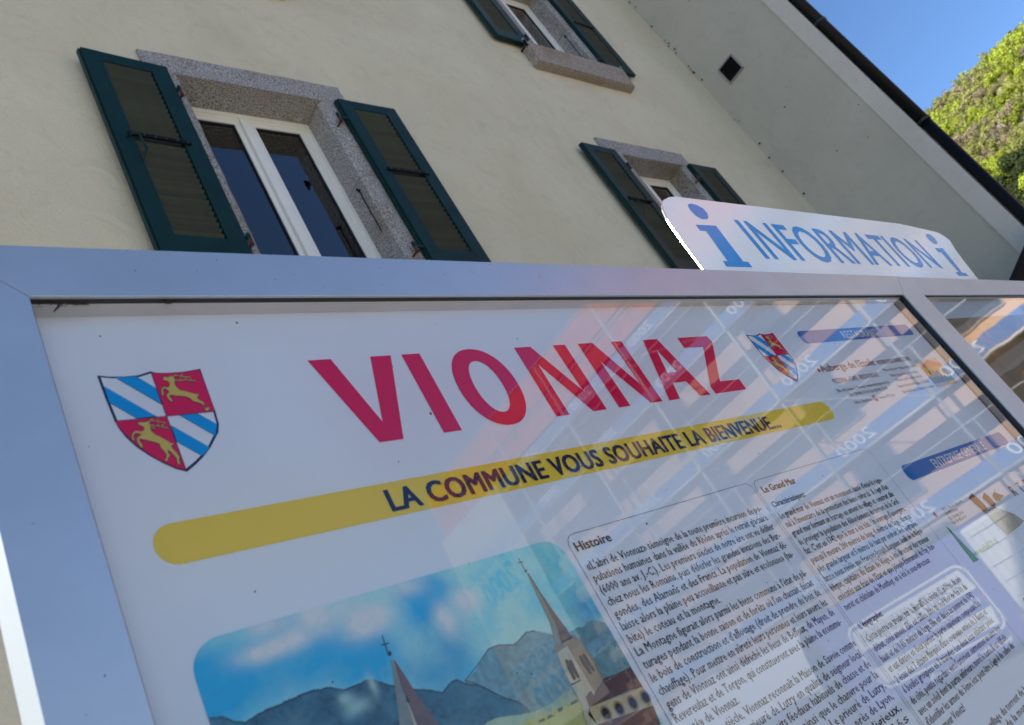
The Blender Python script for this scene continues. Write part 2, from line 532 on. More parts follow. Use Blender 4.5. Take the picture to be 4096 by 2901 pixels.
# shutters
SW, SH, ST = 0.497, 1.65, 0.043
slat_me = None
def slat_mesh():
    mb = MB()
    w = 0.280
    # board leaning outwards at the foot, seen end-on as a parallelogram
    mb.hull([(0, 0.012, -0.024), (w, 0.012, -0.024), (w, 0.017, -0.020), (0, 0.017, -0.020),
             (0, -0.020, 0.016), (w, -0.020, 0.016), (w, -0.015, 0.021), (0, -0.015, 0.021)])
    me = bpy.data.meshes.new('slat')
    me.from_pydata(mb.v, [], mb.f); me.materials.append(M_slat)
    return me
slat_me = slat_mesh()
def shutter(x, z, y, side, ang=0.0, handle=False, z_bar=0.905, parts=True):
    """x: outer left x of the leaf, z: foot, y: front face plane; side -1 = left leaf (hinged on its right edge)"""
    root = MB()
    sl, sr, st, sb = 0.101, 0.111, 0.09, 0.14
    root.box(0, sl, 0, ST, 0, SH).box(SW - sr, SW, 0, ST, 0, SH)
    root.box(sl, SW - sr, 0.0006, ST - .0006, SH - st, SH - .0004).box(sl, SW - sr, 0.0006, ST - .0006, 0.0004, sb)
    # meeting-rebate strip along the outer left edge
    root.box(-0.012, 0.0, 0.012, ST, 0.0, SH)
    o = root.build('shutter', M_green, bevel=0.0022)
    H(o)
    piv = SW if side < 0 else 0.0
    o.location = (x - 3.5, y - YW, z)
    if ang:
        # swing about the hinge edge
        R_ = Matrix.Rotation(ang, 4, 'Z')
        off = Vector((piv, 0, 0)) - R_ @ Vector((piv, 0, 0))
        o.location = (x - 3.5 + off.x, y - YW + off.y, z)
        o.rotation_euler = (0, 0, ang)
    # slats, one by one
    p = 0.0430
    zz = sb + 0.018
    while zz < SH - st - 0.012:
        if abs(zz - z_bar) > 0.020:
            s = bpy.data.objects.new('slat', slat_me)
            COL.objects.link(s); s.parent = o
            s.location = (sl - 0.003, 0.022 + random.uniform(-.001, .001), zz)
            s.rotation_euler = (random.uniform(-.02, .02), 0, 0)
        zz += p
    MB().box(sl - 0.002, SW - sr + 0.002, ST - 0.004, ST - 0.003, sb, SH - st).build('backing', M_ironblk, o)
    # flat iron bar with screws across the middle
    bar = MB().box(sl - 0.03, SW - sr + 0.035, -0.011, -0.0005, z_bar - 0.014, z_bar + 0.014).build('bar', M_ironblk, o, bevel=0.002)
    sc = MB()
    for i in range(6):
        xx = sl - 0.004 + i * (SW - sl - sr + 0.02) / 5
        sc.tube((xx, -0.0105, z_bar), (xx, -0.0135, z_bar), 0.0042, 8)
    sc.build('screws', mat('worn_screw', (0.12, 0.14, 0.15), 0.4, metal=0.7) if 'worn_screw' not in bpy.data.materials else bpy.data.materials['worn_screw'], o, 'stuff')
    if handle:
        hm = MB()
        hm.tube((sl - 0.035, -0.004, z_bar - 0.02), (sl - 0.03, -0.03, z_bar - 0.04), 0.006)
        hm.tube((sl - 0.03, -0.03, z_bar - 0.035), (sl + 0.012, -0.034, z_bar - 0.03), 0.005)
        hm.tube((sl + 0.012, -0.034, z_bar - 0.03), (sl + 0.022, -0.036, z_bar - 0.15), 0.006)
        hm.tube((sl + 0.022, -0.036, z_bar - 0.15), (sl + 0.002, -0.03, z_bar - 0.19), 0.005)
        hm.tube((sl + 0.002, -0.03, z_bar - 0.19), (sl - 0.004, -0.004, z_bar - 0.215), 0.004)
        hm.build('latch', M_green, o)
    # hinge pins on the stone
    hx = SW + 0.018 if side < 0 else -0.085
    for hz in (0.148, SH - 0.235):
        hb = MB()
        hb.tube((hx, -0.002, hz), (hx, -0.002, hz + 0.042), 0.0125, 10)
        hb.box(min(hx, SW if side < 0 else 0), max(hx, SW if side < 0 else 0), 0.004, 0.014, hz + 0.008, hz + 0.034)
        hb.build('hinge', M_green, o)
        hb = MB()
        hb.tube((hx, -0.002, hz - 0.040), (hx, -0.002, hz), 0.0125, 10, 0.0125)
        hb.tube((hx, 0.0, hz - 0.03), (hx, 0.055, hz - 0.03), 0.008, 8)
        hb.build('hinge_pin', M_rust, o)
    return o
yS = 2.930
shutter(1.572, 4.562, yS, -1, 0.055, True)
shutter(3.277, 4.562, yS, 1, 0.0)
shutter(5.874, 4.562, yS, -1, 0.03, True)
shutter(7.614, 4.562, yS, 1, 0.0)
shutter(5.858, 7.868, yS, -1, 0.02, True)
shutter(7.612, 7.868, yS, 1, 0.0)
shutter(1.572, 7.868, yS, -1, 0.03, True)
shutter(3.277, 7.868, yS, 1, 0.0)
# shutter stays at the sill ends of the upper window
for xx in (6.20, 7.79, 1.93, 3.41):
    mb = MB()
    mb.tube((xx, 3.0, 7.80), (xx, 2.90, 7.80), 0.009, 8)
    mb.tube((xx, 2.90, 7.775), (xx, 2.90, 7.86), 0.012, 8)
    H(mb.build('shutter_stay', M_ironblk))
    H(MB().tube((xx, 2.90, 7.86), (xx, 2.90, 7.885), 0.017, 10, 0.010).build('stay_knob', mat('pale_knob', (0.4, 0.38, 0.36), 0.5) if 'pale_knob' not in bpy.data.materials else bpy.data.materials['pale_knob']))

# rust runs under the hinges (flat stains on the stone)
M_stain = mat('rust_stain', (0.26, 0.13, 0.05), 0.95, color2=(0.40, 0.30, 0.20), scale=60)

# ---- downpipe
dp = empty('downpipe', (10.05, 1.46, 0), 'black round downpipe with a clip at the street corner of the house', 'downpipe')
n_ = 20
MB().tube((0.0, 0.0, 0.0), (0.0, 0.0, 5.62), 0.064, n_).build('pipe', M_pipe, dp, smooth=True)
MB().tube((0.0, 0.0, 5.60), (0.0, 0.0, 13.3), 0.068, n_).build('pipe', M_pipe, dp, smooth=True)
def collar(z):
    c = MB().tube((0, 0, z - 0.018), (0, 0, z + 0.018), 0.079, n_).build('clip', mat('zinc_clip_%d' % int(z * 10), (0.03, 0.04, 0.045), 0.3, metal=0.5), dp, smooth=True)
    MB().tube((-0.05, 0.02, z), (-0.03, 0.10, z), 0.008, 8).build('clip_bolt', M_ironblk, dp)
    return c
for z in (5.62, 7.50, 3.4):
    collar(z)

# dark sloping canopy beyond the boards
aw = empty('canopy', (9.0, 2.2, 3.3), 'black sloping canopy at the foot of the wing wall, just above the board', 'canopy')
def slope(x): return 2.93 + (x - 6.62) * 0.31
MB().hull([(5.4 - 9, 1.30 - 2.2, slope(5.4) - 3.9), (9.9 - 9, 1.30 - 2.2, slope(9.9) - 5.2), (9.9 - 9, 1.36 - 2.2, slope(9.9) - 5.2), (5.4 - 9, 1.36 - 2.2, slope(5.4) - 3.9),
           (5.4 - 9, 1.30 - 2.2, slope(5.4) - 3.3), (9.9 - 9, 1.30 - 2.2, slope(9.9) - 3.3), (9.9 - 9, 1.36 - 2.2, slope(9.9) - 3.3), (5.4 - 9, 1.36 - 2.2, slope(5.4) - 3.3)]).build('canopy_sheet', mat('matt_black_sheet', (0.003, 0.003, 0.003), 0.9, spec=0.1), aw)
MB().box(9.8 - 9, 9.88 - 9, 1.32 - 2.2, 1.40 - 2.2, -3.3, slope(9.8) - 4.7).build('canopy_post', M_ironblk, aw)

# ================================================================== BOARD
D = 0.55
board = empty('information_board', (1.0, D + 0.03, 0), 'glazed municipal notice case titled VIONNAZ in a brushed aluminium frame, nearest the camera', 'notice board')
BX, BY = 1.0, D + 0.03
def bp(o, root=None, rx=BX, ry=BY):
    o.parent = root or board
    o.location = (o.location[0] - rx, o.location[1] - ry, o.location[2])
    return o
PW = 0.0566          # profile width
def mitred(root, X0, X1, Z0, Z1, y0, y1, rx, ry, w=PW, tophang=0.0):
    g = 0.0005
    def piece(p):
        # p: four (x,z) counter-clockwise seen from the street
        mb = MB()
        mb.v = [(a, y0, c) for a, c in p] + [(a, y1, c) for a, c in p]
        mb.f = [(0, 1, 2, 3), (7, 6, 5, 4), (1, 0, 4, 5), (2, 1, 5, 6), (3, 2, 6, 7), (0, 3, 7, 4)]
        return bp(mb.build('frame_rail', M_alu, bevel=0.0004), root, rx, ry)
    piece([(X0 + g, Z1), (X0 + w + g, Z1 - w), (X1 - w - g, Z1 - w), (X1 - g, Z1)][::1])
    piece([(X0 + g, Z0), (X1 - g, Z0), (X1 - w - g, Z0 + w), (X0 + w + g, Z0 + w)])
    piece([(X0, Z0 + g), (X0 + w, Z0 + w + g), (X0 + w, Z1 - w - g), (X0, Z1 - g)])
    piece([(X1, Z0 + g), (X1, Z1 - g), (X1 - w, Z1 - w - g), (X1 - w, Z0 + w + g)])
Z1 = 1.6 + 1.0245 * D; Z0 = 0.92
X0, X1 = 0.2205 * D, 3.559 * D
X2 = X1 + 1.90
mitred(board, X0, X1, Z0, Z1, D, D + 0.0085, BX, BY)
YP = 0.576           # poster face
YG = 0.5582          # glass face
ix0, ix1, iz0, iz1 = X0 + PW, X1 - PW, Z0 + PW, Z1 - PW
def case_body(root, a0, a1, rx, ry, jx0, jx1):
    mb = MB()   # shallow tray behind the frame
    yb = 0.608
    mb.box(a0 + .001, jx0 - 0.012, D + 0.0088, yb, Z0 + .001, Z1 - .001)
    mb.box(jx1 + 0.012, a1 - .001, D + 0.0088, yb, Z0 + .001, Z1 - .001)
    mb.box(jx0 - 0.012, jx1 + 0.012, D + 0.0088, yb, iz1 + 0.0036, Z1 - .001)
    mb.box(jx0 - 0.012, jx1 + 0.012, D + 0.0088, yb, Z0 + .001, iz0 - 0.004)
    bp(mb.build('case_side', M_alu), root, rx, ry)
    # frame rails are only 8 mm deep at the glazing: the lining starts right behind the pane
    bp(MB().box(jx0 - 0.012, jx1 + 0.012, 0.594, 0.600, iz0 - 0.004, iz1 + 0.004).build('case_back', M_inner), root, rx, ry)
    # inner lining strips between glass and poster
    mb = MB()
    mb.box(jx0 - 0.010, jx1 + 0.010, 0.5589, YP + 0.006, iz1 - 0.0002, iz1 + 0.0035)
    mb.box(jx0 - 0.0115, jx0 - 0.0095, D + 0.0088, YP + 0.001, iz0, iz1)
    mb.box(jx1 + 0.0005, jx1 + 0.0035, D + 0.0088, YP + 0.001, iz0, iz1)
    bp(mb.build('lining', M_inner), root, rx, ry)
    mb = MB()   # gasket
    t = 0.0042
    mb.box(jx0 + .0001, jx1 - .0001, 0.5537, 0.5588, iz1 - 0.0010, iz1 - 0.0001)
    mb.box(jx1 - t, jx1 - 0.0001, 0.5530, 0.5640, iz0, iz1 - .0012)
    mb.box(jx0 + 0.0001, jx0 + 0.0012, 0.5530, 0.5640, iz0, iz1 - .0012)
    bp(mb.build('gasket', M_gasket), root, rx, ry)
case_body(board, X0, X1, BX, BY, ix0, ix1)
pane1 = bp(mesh_obj('glass_pane', [(ix0, YG, iz0), (ix1, YG, iz0), (ix1, YG, iz1 - .003), (ix0, YG, iz1 - .003)], [(0, 1, 2, 3)], M_pane))
# posts carrying the case
for px_ in (X0 + 0.06, X1 - 0.06):
    bp(MB().box(px_ - 0.03, px_ + 0.03, 0.6085, 0.668, 0, Z1 - 0.04).build('post', M_alu))

# ---- flat print on the poster
def paper(name, color, rough=0.6, spec=0.06, emis=None):
    return mat(name, color, rough, var=0.03, scale=5, spec=spec)
M_paper = paper('printed_paper', (0.84, 0.885, 0.97))
M_crim = paper('print_crimson', (0.80, 0.002, 0.09))
M_yel = paper('print_yellow', (0.92, 0.66, 0.075))
M_navy = paper('print_navy', (0.012, 0.025, 0.085))
M_txt = paper('print_black', (0.03, 0.022, 0.022))
M_txt2 = paper('print_black_bold', (0.03, 0.025, 0.03))
M_wht = paper('print_white', (0.84, 0.885, 0.97))
M_cblu = paper('print_light_blue', (0.0, 0.36, 0.86))
M_gold = paper('print_gold', (0.72, 0.53, 0.11))
M_dblu = paper('print_dark_blue', (0.03, 0.19, 0.56))
M_pink = paper('print_dusky_pink', (0.25, 0.07, 0.10))
M_red = paper('print_red', (0.6, 0.02, 0.04))
M_grn = paper('print_green', (0.08, 0.42, 0.05))
M_lgrn = paper('print_light_green', (0.35, 0.62, 0.18))
M_brown = paper('print_brown', (0.22, 0.10, 0.05))
M_tan = paper('print_tan', (0.42, 0.36, 0.26))
M_grey = paper('print_grey', (0.35, 0.36, 0.38))

poster = bp(MB().box(ix0 - 0.010, 1.3118, YP, YP + 0.004, iz0, 1.6 + 0.880 * YP).build('poster', M_paper))
poster['label'] = 'municipal welcome poster with coat of arms, painting and history texts'
ads = bp(MB().box(1.3122, 1.8885, YP + 0.0004, YP + 0.0044, iz0, 1.6 + 0.878 * YP).build('poster', M_paper))
ads['label'] = 'advertising poster with blue bars for a restaurant and a building firm'

def poly(name, pts, m, lift, parent, Y=YP):
    """flat printed shape; pts are (x, z) on the poster"""
    bm = bmesh.new()
    vs = [bm.verts.new((p[0], Y - lift, p[1])) for p in pts]
    es = [bm.edges.new((vs[i], vs[(i + 1) % len(vs)])) for i in range(len(vs))]
    bmesh.ops.triangle_fill(bm, use_beauty=False, use_dissolve=False, edges=es)
    for f in bm.faces:
        if f.normal.y > 0: f.normal_flip()
    me = bpy.data.meshes.new(name); bm.to_mesh(me); bm.free()
    me.materials.append(m)
    o = bpy.data.objects.new(name, me); COL.objects.link(o)
    if parent is not None:
        o.parent = parent
        w = parent.matrix_basis.translation
        pl = parent.location
        gx, gy, gz = pl.x, pl.y, pl.z
        pp = parent.parent
        if pp is not None:
            gx += pp.location.x; gy += pp.location.y; gz += pp.location.z
        o.location = (-gx, -gy, -gz)
    return o

def rrect(x0, x1, z0, z1, r, n=10, corners=(1, 1, 1, 1)):
    out = []
    for (cx, cz, a0, on) in ((x1 - r, z1 - r, 0, corners[0]), (x0 + r, z1 - r, 90, corners[1]), (x0 + r, z0 + r, 180, corners[2]), (x1 - r, z0 + r, 270, corners[3])):
        if on:
            for i in range(n + 1):
                a = math.radians(a0 + 90 * i / n); out.append((cx + r * math.cos(a), cz + r * math.sin(a)))
        else:
            out.append((cx + (r if a0 in (0, 270) else -r), cz + (r if a0 in (0, 90) else -r)))
    return out

def outline(name, pts, w, m, lift, parent, closed=True):
    """thin printed line following pts"""
    n = len(pts); v = []; f = []
    rng_ = range(n if closed else n - 1)
    for i in rng_:
        a = Vector(pts[i]); b = Vector(pts[(i + 1) % n]); d = (b - a)
        if d.length < 1e-9: continue
        d.normalize(); nn = Vector((-d.y, d.x)) * w * 0.5; e = d * w * 0.3
        k = len(v)
        for p in (a - nn - e, b - nn + e, b + nn + e, a + nn - e): v.append((p.x, YP - lift, p.y))
        f.append((k, k + 1, k + 2, k + 3))
    o = mesh_obj(name, v, f, m)
    o.parent = parent
    pl = parent.location; pp = parent.parent
    o.location = (-pl.x - (pp.location.x if pp else 0), -pl.y - (pp.location.y if pp else 0), -pl.z - (pp.location.z if pp else 0))
    return o

# ---- lettering helper: the built-in font turned into flat mesh
_fc = bpy.data.curves.new('glyphs', 'FONT')
_fo = bpy.data.objects.new('glyphs', _fc)
COL.objects.link(_fo)
def glyphs(s, bold=0.0, res=2, spacing=1.0, shear=0.0):
    _fc.body = s; _fc.size = 1.0; _fc.offset = bold; _fc.resolution_u = res
    _fc.space_character = spacing; _fc.shear = shear
    _fc.fill_mode = 'FRONT'
    dg = bpy.context.evaluated_depsgraph_get(); dg.update()
    ob = _fo.evaluated_get(dg)
    me = ob.to_mesh()
    v = np.empty(len(me.vertices) * 3, dtype=np.float32); me.vertices.foreach_get('co', v); v = v.reshape(-1, 3)[:, :2].copy()
    f = [tuple(p.vertices) for p in me.polygons]
    ob.to_mesh_clear()
    return v, f
_cap = {}
def capheight(bold):
    if bold not in _cap:
        v, f = glyphs('H', bold)
        _cap[bold] = (float(v[:, 1].max()), float(v[:, 1].min()))
    return _cap[bold]

class Print:
    """collects lines of lettering into one printed mesh on a plane x-z (or another frame)"""
    def __init__(self): self.v = []; self.f = []
    def line(self, s, x0, x1, z, cap, bold=0.0, res=2, shear=0.0, width=None):
        v, f = glyphs(s, 0.0, res, 1.0 + 1.5 * bold, shear)
        top, bot = capheight(0.0)
        sy_ = cap / (top - bot)
        xmin, xmax = float(v[:, 0].min()), float(v[:, 0].max())
        sx_ = (x1 - x0) / (xmax - xmin) if x1 is not None else sy_ * (width or 0.85)
        # heavier weights: the same outline struck again a hair to the side, each a little proud of the last
        b = bold
        shifts = [(0, 0)] if b <= 0 else ([(-b, 0), (b, 0)] if b < 0.008 else [(-b, b * .5), (b, b * .5), (0, 0), (-b, -b * .5), (b, -b * .5)])
        for n_c, (dx, dz) in enumerate(shifts):
            k = len(self.v)
            for p in v: self.v.append((x0 + (p[0] + dx - xmin) * sx_, z + (p[1] + dz - bot) * sy_, n_c * (0.00003 if cap < 0.15 else 0.0006)))
            self.f += [tuple(k + i for i in q) for q in f]
        return self
    def build(self, name, m, parent, Y=YP, lift=0.0005, frame=None):
        if frame is None: verts = [(a, Y - lift - l, b) for a, b, l in self.v]
        else:
            verts = []
            for a, b, l in self.v:
                q = frame(a, b)
                verts.append((q[0], q[1] - l, q[2]) if q[0] < 5 else (q[0] - l, q[1], q[2]))
        o = mesh_obj(name, verts, self.f, m)
        if parent is not None:
            o.parent = parent
            pl = parent.location; pp = parent.parent
            gx, gy, gz = pl.x, pl.y, pl.z
            if pp is not None: gx += pp.location.x; gy += pp.location.y; gz += pp.location.z
            o.location = (-gx, -gy, -gz)
        return o

# headline VIONNAZ, drawn letter by letter
L1 = 0.0005
poly('headline_letter', [(0.41100,2.04480),(0.43673,2.04473),(0.46012,1.96402),(0.48359,2.04487),(0.50907,2.04476),(0.47373,1.94131),(0.44596,1.94150)], M_crim, L1, poster)
poly('headline_letter', [(0.52283,2.04494),(0.54685,2.04503),(0.54796,1.94161),(0.52418,1.94172)], M_crim, L1, poster)
def ringletter(cx, cz, ax, az, bx, bz, m, ex=2.15):
    n = 48; v = []; f = []
    for a_, b_ in ((ax, az), (bx, bz)):
        for i in range(n):
            t = 2 * math.pi * i / n
            c, s = math.cos(t), math.sin(t)
            x = math.copysign(abs(c) ** (2 / ex), c) * a_; z = math.copysign(abs(s) ** (2 / ex), s) * b_
            v.append((cx + x, YP - L1, cz + z))
    for i in range(n):
        j = (i + 1) % n
        f.append((i, j, n + j, n + i))
    o = mesh_obj('headline_letter', v, [q[::-1] for q in f], m)
    o.parent = poster
    pl = poster.location
    o.location = (-pl.x - board.location.x, -pl.y - board.location.y, -pl.z)
ringletter(0.6172, 1.9932, 0.0437, 0.0537, 0.0205, 0.0360, M_crim)
for pl_ in ([(0.68860,2.04490),(0.71595,2.04484),(0.75812,1.97228),(0.75570,2.04494),(0.77764,2.04471),(0.77827,1.94130),(0.75380,1.94132),(0.71062,2.01802),(0.71133,1.94138),(0.68984,1.94146)],
            [(0.80243,2.04498),(0.83064,2.04490),(0.87071,1.97068),(0.86875,2.04499),(0.89092,2.04470),(0.89109,1.94111),(0.86650,1.94130),(0.82314,2.01462),(0.82425,1.94132),(0.80215,1.94126)],
            [(1.02069,2.04452),(1.09703,2.04425),(1.10031,2.03292),(1.04655,1.96007),(1.09762,1.95949),(1.09697,1.94059),(1.01580,1.94070),(1.01581,1.95416),(1.06760,2.02442),(1.02021,2.02554)]):
    poly('headline_letter', pl_, M_crim, L1, poster)
# A with its counter
Ao = [(0.93869,2.04468),(0.97121,2.04463),(1.00248,1.94038),(0.97812,1.94084),(0.96882,1.96726),(0.93816,1.96757),(0.93002,1.94084),(0.90617,1.94083)]
Ai = [(0.95334,2.02678),(0.96485,1.98482),(0.94177,1.98502)]
o1 = [Ao[0], Ao[1], Ai[0], Ai[2], Ao[5], Ao[6], Ao[7]]
o2 = [Ao[1], Ao[2], Ao[3], Ao[4], Ai[1], Ai[0]]
o3 = [Ai[2], Ai[1], Ao[4], Ao[5]]
am = Print()
for pg in (o1, o2, o3):
    bm = bmesh.new(); vs = [bm.verts.new((p[0], p[1], 0)) for p in pg]
    bmesh.ops.triangle_fill(bm, edges=[bm.edges.new((vs[i], vs[(i + 1) % len(vs)])) for i in range(len(vs))])
    bm.verts.index_update(); k = len(am.v)
    am.v += [(v.co.x, v.co.y, 0.0) for v in bm.verts]; am.f += [tuple(k + v.index for v in f.verts) for f in bm.faces]; bm.free()
am.build('headline_letter', M_crim, poster)

poly('yellow_bar', rrect(0.2194, 1.2850, 1.8632, 1.8980, 0.0168), M_yel, 0.0004, poster)
Print().line('LA COMMUNE VOUS SOUHAITE LA BIENVENUE...', 0.4258, 1.1136, 1.8686, 0.0216, 0.034, 3).build('lettering', M_navy, poster, lift=0.0009)

# ---- coat of arms
def crest(dx, sx_):
    def T(pts): return [(0.2186 + dx + (p[0] - 0.2186) * sx_, p[1]) for p in pts]
    out = T([(0.21860,2.04264),(0.22738,2.04071),(0.23873,2.03971),(0.24995,2.04012),(0.26099,2.04340),(0.26633,2.04154),(0.27466,2.04063),(0.28823,2.04073),(0.30416,2.04299),(0.30344,2.01852),(0.30280,1.99597),(0.30163,1.98229),(0.29844,1.97398),(0.29405,1.96885),(0.28737,1.96039),(0.27849,1.95196),(0.27054,1.94600),(0.26164,1.94037),(0.25377,1.94459),(0.24565,1.95165),(0.23841,1.95906),(0.23053,1.96920),(0.22491,1.97988),(0.22174,1.98934),(0.22057,1.99860),(0.21931,2.01914)])
    poly('shield_outline', out, M_navy, 0.0004, poster)
    c = Vector((sum(p[0] for p in out) / len(out), sum(p[1] for p in out) / len(out)))
    inn = [tuple(c + (Vector(p) - c) * 0.950) for p in out]
    poly('shield_field', inn, M_wht, 0.0006, poster)
    q1 = T([(0.26136,2.04195),(0.26676,2.04028),(0.27432,2.03944),(0.28708,2.03959),(0.30267,2.04142),(0.30264,2.01860),(0.30205,1.99566),(0.26102,1.99550)])
    q2 = T([(0.22076,1.99547),(0.26092,1.99513),(0.26111,1.94206),(0.25411,1.94577),(0.24648,1.95204),(0.23905,1.95984),(0.23143,1.96995),(0.22580,1.98065),(0.22241,1.98925)])
    for q in (q1, q2): poly('shield_quarter', q, M_crim, 0.0008, poster)
    bl = [[(0.23062,2.03984),(0.23844,2.03856),(0.24818,2.03908),(0.26107,2.02480),(0.26091,2.00683)], [(0.22037,2.03172),(0.25364,1.99586),(0.23778,1.99564),(0.22033,2.01472)],
          [(0.27134,1.99535),(0.28722,1.99511),(0.30020,1.98190),(0.29477,1.97008)], [(0.26176,1.98649),(0.28675,1.95992),(0.27820,1.95201),(0.26150,1.96955)]]
    for b_ in bl:
        t = T(b_)
        cc = Vector((sum(p[0] for p in t) / len(t), sum(p[1] for p in t) / len(t)))
        poly('shield_stripe_edge', [tuple(cc + (Vector(p) - cc) * 1.0) for p in t], M_navy, 0.0008, poster)
        poly('shield_stripe', [tuple(cc + (Vector(p) - cc) * 0.955) for p in t], M_cblu, 0.0010, poster)
    outline('shield_line', T([(0.26118,2.04298),(0.26097,1.99531),(0.26123,1.94097)]), 0.0006, M_navy, 0.0012, poster, False)
    outline('shield_line', T([(0.22009,1.99556),(0.26097,1.99531),(0.30277,1.99537)]), 0.0006, M_navy, 0.0012, poster, False)
    stags = [[(0.26875,2.03465),(0.27065,2.03590),(0.27302,2.03488),(0.27613,2.03643),(0.27819,2.03482),(0.27840,2.03175),(0.27697,2.02844),(0.27717,2.02480),(0.27939,2.02056),(0.28340,2.01915),(0.28823,2.01664),(0.29170,2.01486),(0.29417,2.01501),(0.29266,2.01275),(0.29123,2.01230),(0.29158,2.00925),(0.29476,2.00650),(0.29553,2.00381),(0.29415,2.00198),(0.29511,1.99888),(0.29822,2.00050),(0.29762,1.99759),(0.29486,1.99654),(0.29415,1.99939),(0.29414,2.00297),(0.29272,2.00513),(0.28932,2.00711),(0.28712,2.00776),(0.28569,2.01090),(0.28319,2.01317),(0.27813,2.01471),(0.27434,2.01512),(0.27236,2.01632),(0.26980,2.01659),(0.26836,2.01477),(0.26975,2.01265),(0.27031,2.00926),(0.26848,2.00986),(0.26704,2.01393),(0.26711,2.01688),(0.27007,2.01913),(0.26968,2.02155),(0.26752,2.02376),(0.26575,2.02294),(0.26497,2.01907),(0.26471,2.01654),(0.26339,2.01727),(0.26456,2.02306),(0.26676,2.02542),(0.27005,2.02450),(0.27184,2.02532),(0.27331,2.02879),(0.27200,2.03133),(0.26925,2.03259)],
             [(0.23655,1.99099),(0.23874,1.99218),(0.24208,1.99118),(0.24453,1.99216),(0.24577,1.98976),(0.24508,1.98614),(0.24481,1.98249),(0.24705,1.97849),(0.25082,1.97519),(0.25420,1.97156),(0.25694,1.96822),(0.25889,1.96829),(0.25753,1.96666),(0.25634,1.96611),(0.25629,1.96339),(0.25856,1.95848),(0.25957,1.95434),(0.25796,1.95136),(0.25846,1.94805),(0.25625,1.94807),(0.25705,1.95331),(0.25576,1.95749),(0.25385,1.96105),(0.25242,1.96272),(0.25195,1.95955),(0.25276,1.95725),(0.25006,1.95447),(0.24990,1.95236),(0.24708,1.95265),(0.24976,1.95595),(0.25044,1.95835),(0.24933,1.96213),(0.24784,1.96561),(0.24797,1.96922),(0.24530,1.97108),(0.24216,1.97282),(0.23895,1.97420),(0.23617,1.97552),(0.23462,1.97666),(0.23338,1.97467),(0.23460,1.97126),(0.23463,1.96767),(0.23328,1.96788),(0.23211,1.97253),(0.23207,1.97613),(0.23440,1.97850),(0.23668,1.97907),(0.23578,1.98102),(0.23327,1.98229),(0.23104,1.98079),(0.22981,1.97826),(0.23049,1.97547),(0.22905,1.97532),(0.22895,1.97929),(0.23095,1.98262),(0.23373,1.98404),(0.23762,1.98258),(0.23989,1.98409),(0.24070,1.98711),(0.23858,1.98887)]]
    ant = [[[(0.27707,2.03533),(0.28062,2.03665),(0.28415,2.03511),(0.28873,2.03429),(0.29207,2.03358)], [(0.27764,2.03182),(0.28197,2.03041),(0.28789,2.03149),(0.29291,2.02939),(0.29568,2.02996)], [(0.28062,2.03665),(0.28014,2.03771)], [(0.28415,2.03511),(0.28631,2.03697)], [(0.28197,2.03041),(0.28345,2.03272)], [(0.28789,2.03149),(0.28812,2.03332)], [(0.29102,2.02957),(0.29206,2.03194)]],
           [[(0.24489,1.99081),(0.24764,1.99287),(0.25090,1.99132),(0.25498,1.99003),(0.25798,1.98850)], [(0.24538,1.98832),(0.24955,1.98646),(0.25366,1.98534),(0.25837,1.98357)], [(0.24764,1.99287),(0.24908,1.99437)], [(0.25161,1.99123),(0.25354,1.99285)], [(0.25092,1.98608),(0.25218,1.98797)], [(0.25438,1.98524),(0.25570,1.98730)], [(0.24588,1.98640),(0.24820,1.98423)]]]
    for st_, an in zip(stags, ant):
        t = T(st_)
        outline('stag_outline', t, 0.0010, M_navy, 0.0012, poster)
        poly('stag', t, M_gold, 0.0013, poster)
        for a_ in an:
            outline('antler_outline', T(a_), 0.0016, M_navy, 0.0012, poster, False)
            outline('antler', T(a_), 0.0008, M_gold, 0.0014, poster, False)
crest(0.0, 1.0)
crest(0.9891, 1.003)

# ---- picture: watercolour of two church spires before mountains
def inpoly(px, py, pts):
    ins = np.zeros(px.shape, bool)
    n = len(pts); j = n - 1
    for i in range(n):
        xi, yi = pts[i]; xj, yj = pts[j]
        c = ((yi > py) != (yj > py))
        with np.errstate(divide='ignore', invalid='ignore'):
            xx = (xj - xi) * (py - yi) / (yj - yi + 1e-12) + xi
        ins ^= c & (px < xx)
        j = i
    return ins

def vnoise(shape_uv, U, V, scale, seed, octaves=4):
    rs = np.random.RandomState(seed); out = np.zeros(U.shape); amp = 1.0; tot = 0
    for o_ in range(octaves):
        g = rs.rand(64, 64)
        x = (U * scale) % 63; y = (V * scale) % 63
        xi = x.astype(int); yi = y.astype(int); fx = x - xi; fy = y - yi
        fx = fx * fx * (3 - 2 * fx); fy = fy * fy * (3 - 2 * fy)
        a = g[yi, xi]; b = g[yi, xi + 1]; c = g[yi + 1, xi]; d = g[yi + 1, xi + 1]
        out += amp * ((a * (1 - fx) + b * fx) * (1 - fy) + (c * (1 - fx) + d * fx) * fy); tot += amp
        amp *= 0.55; scale *= 2.03
    return out / tot

def vcol_mat(name, rough=0.55):
    m = bpy.data.materials.new(name); m.use_nodes = True
    n = m.node_tree; b = n.nodes['Principled BSDF']
    a = n.nodes.new('ShaderNodeAttribute'); a.attribute_name = 'ink'
    n.links.new(a.outputs['Color'], b.inputs['Base Color'])
    b.inputs['Roughness'].default_value = rough
    b.inputs['Specular IOR Level'].default_value = 0.35
    return m
M_ink = vcol_mat('printed_picture')
WHT = np.array([s2l(150), s2l(160), s2l(190)])
def ink(r, g, b):
    c = np.array([s2l(r), s2l(g), s2l(b)])
    return np.clip((c - 0.015) / (WHT - 0.015) * 0.74, 0.003, 0.85)

